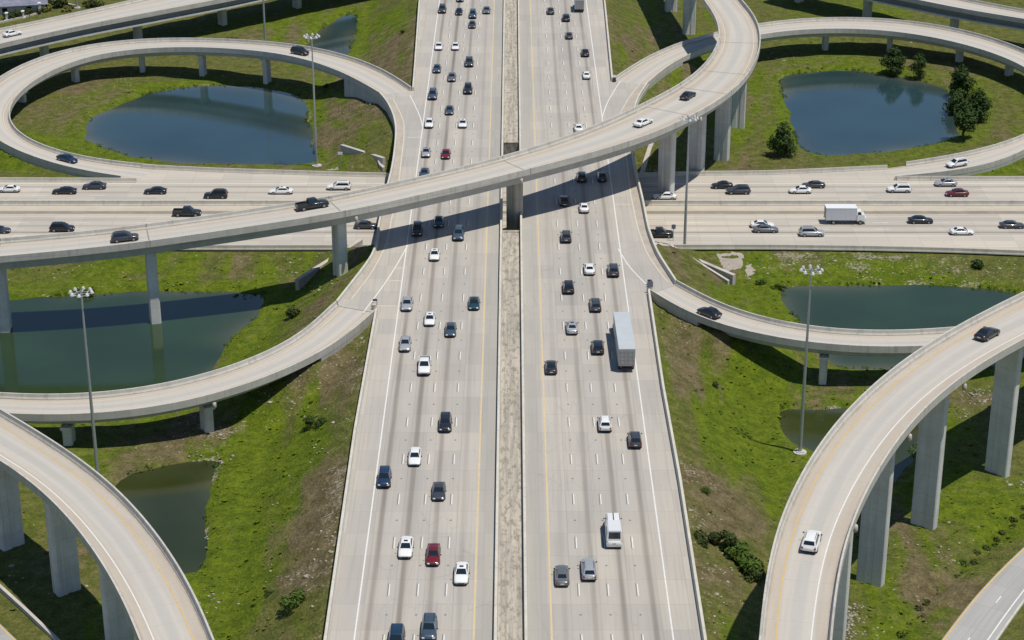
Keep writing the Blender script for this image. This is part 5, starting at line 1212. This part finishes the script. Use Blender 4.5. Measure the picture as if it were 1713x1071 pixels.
# ------------------------------------------------------------------ top left corner: building, hedges; top right: wood edge
t = NT('roof_shingle'); n_ = t.noise(t.scale(t.pos(), (.4, .4, 3)), 1.0, 5, .7); M['roof'] = t.out(t.mix(t.step(n_, .3, .7), (.13, .14, .19), (.26, .27, .34)), .8)
M['render_wall'] = wall_material('rendered_wall', (.62, .60, .55), .2); M['dark_opening'] = plain('dark_window_glass', (.012, .015, .02), .1)
def house(px, py, dims, rz, label, opening=True):
    x, y = at(px, py, 0); root = empty('house', (x, y, ground_z(x, y)), R(rz)); tag(root, label, 'house'); L_, W_, H_ = dims
    m = MB(); m.box((0, 0, H_ / 2 - .2), (L_, W_, H_ + .4)); m.build('wall', M['render_wall'], root)
    m = MB(); a, b, e = L_ / 2 + .8, W_ / 2 + .8, W_ * .42
    m.add([(-a, -b, H_), (a, -b, H_), (a, b, H_), (-a, b, H_), (-a + b, 0, H_ + e), (a - b, 0, H_ + e)], [(0, 1, 5, 4), (1, 2, 5), (2, 3, 4, 5), (3, 0, 4), (3, 2, 1, 0)]); m.build('roof', M['roof'], root)
    for k in range(3):
        q = -L_ * .3 + k * L_ * .3; w = MB(); w.box((q, -W_ / 2 - .01, H_ * .5), (1.6, .12, 1.5)); wo = w.build('window', M['lamp'], root); p = MB(); p.box((q, -W_ / 2 - .08, H_ * .5), (1.4, .06, 1.3)); p.build('pane', M['dark_opening'], wo)
    if opening:
        w = MB(); w.add([(-2.2, -b * .62, H_ + e * .38 + .05), (1.2, -b * .62, H_ + e * .38 + .05), (1.2, -b * .25, H_ + e * .75 + .05), (-2.2, -b * .25, H_ + e * .75 + .05)], [(0, 1, 2, 3)]); w.build('skylight', M['dark_opening'], root)
house(8, 15, (22, 14, 2.4), 14, 'house with a broad slate blue roof in the top left corner')
house(165, -12, (13, 9, 3.2), 14, 'pale house mostly above the top edge beyond the top left ramp bridge', False)
for i, (px, py, h, w, l, mt) in enumerate([(8, 33, 2.4, 7, 'dark hedge in front of the slate roofed house, left end', 'hedge'), (33, 29, 2.2, 6, 'dark hedge in front of the slate roofed house, between two white posts', 'hedge'), (74, 19, 2.4, 7, 'yellowish bush right of the slate roofed house', 'olive_shrub'), (60, 23, 2.2, 6, 'dark bush behind the pale gate post', 'hedge'), (93, 15, 3.2, 7, 'dark bush behind the pale pedestal of the far light mast', 'hedge'), (112, 18, 1.4, 6, 'low yellow shrub beside the far light mast pedestal', 'olive_shrub'), (150, 12, 2.4, 8, 'green hedge right of the far light mast', 'hedge')]):
    bush(px, py, 0, h, w, l, 40 + i, mt, 900, 1.2)
low_wall([(-30, 46, 0), (0, 40, 0), (40, 31, 0), (68, 24, 0)], 'thin white kerb wall in front of the hedge in the top left corner', .5, .5)
low_wall([(86, 4, 0), (108, 10, 0), (130, 15, 0)], 'pale wall running up to the far light mast pedestal', .8, .7)
def post(px, py, h, label):
    x, y = at(px, py, 0); root = empty('gate_post', (x, y, ground_z(x, y))); tag(root, label, 'post')
    m = MB(); m.box((0, 0, h / 2 - .2), (.55, .55, h + .4)); m.build('shaft', M['lamp'], root); m = MB(); m.box((0, 0, h + .12), (.9, .9, .22), 0, 0, .6); m.build('post_cap', M['lamp'], root)
    m = MB(); m.box((0, 0, .15), (1.3, 1.3, .4)); m.build('plinth', M['lamp'], root)
post(12, 36, 2.2, 'white post leftmost at the hedge in the top left corner'); post(39, 31, 1.9, 'middle white post of the three along the top left hedge'); post(67, 24, 3.0, 'tallest white post at the right end of the white kerb wall')
# wood edge in the top right corner
for i, (px, py, h, w) in enumerate([(1612, -22, 8, 9), (1650, -16, 9, 9), (1690, -12, 8, 10), (1725, -6, 9, 10), (1590, -34, 9, 9), (1670, -30, 9, 10)]):
    tree(px, py, 0, h, w, ['dark tree of the wood in the top right corner, leftmost at the edge', 'dark tree of the wood in the top right corner, second along the edge', 'dark tree of the wood in the top right corner, third along the edge', 'dark tree of the wood in the top right corner, at the picture edge', 'tree of the top right wood standing behind the leftmost one', 'tree of the top right wood standing behind the second and third'][i], 60 + i, 'leaf', n=900)

# ------------------------------------------------------------------ light, sky, camera
sun_dir = Vector((.287, -.16, 1.0)).normalized()
W = bpy.data.worlds.new('World'); bpy.context.scene.world = W; W.use_nodes = True
nt = W.node_tree; bg = nt.nodes['Background']; sky = nt.nodes.new('ShaderNodeTexSky'); sky.sky_type = 'NISHITA'; sky.sun_disc = False
sky.sun_elevation = math.asin(sun_dir.z); sky.sun_rotation = math.atan2(sun_dir.x, sun_dir.y); sky.altitude = 50; sky.air_density = 1.0; sky.dust_density = .0; sky.ozone_density = 4.0
nt.links.new(sky.outputs[0], bg.inputs[0]); bg.inputs[1].default_value = .080
S = bpy.data.lights.new('sun', 'SUN'); S.energy = 4.0; S.angle = R(.53); S.color = (1.0, .945, .85)
so = bpy.data.objects.new('sun', S); C.objects.link(so); so.rotation_euler = (-sun_dir).to_track_quat('-Z', 'Y').to_euler(); so.location = (60, 100, 250)
cam = bpy.data.cameras.new('camera'); co = bpy.data.objects.new('camera', cam); C.objects.link(co)
cam.sensor_width = 36; cam.lens = F / 1713 * 36; cam.clip_start = 1; cam.clip_end = 9000
co.location = (0, 0, ZC); co.rotation_euler = (math.pi / 2 - PITCH, 0, 0)
sc = bpy.context.scene; sc.camera = co
sc.view_settings.view_transform = 'Standard'; sc.view_settings.look = 'None'; sc.view_settings.exposure = 0.0; sc.view_settings.gamma = 1.0
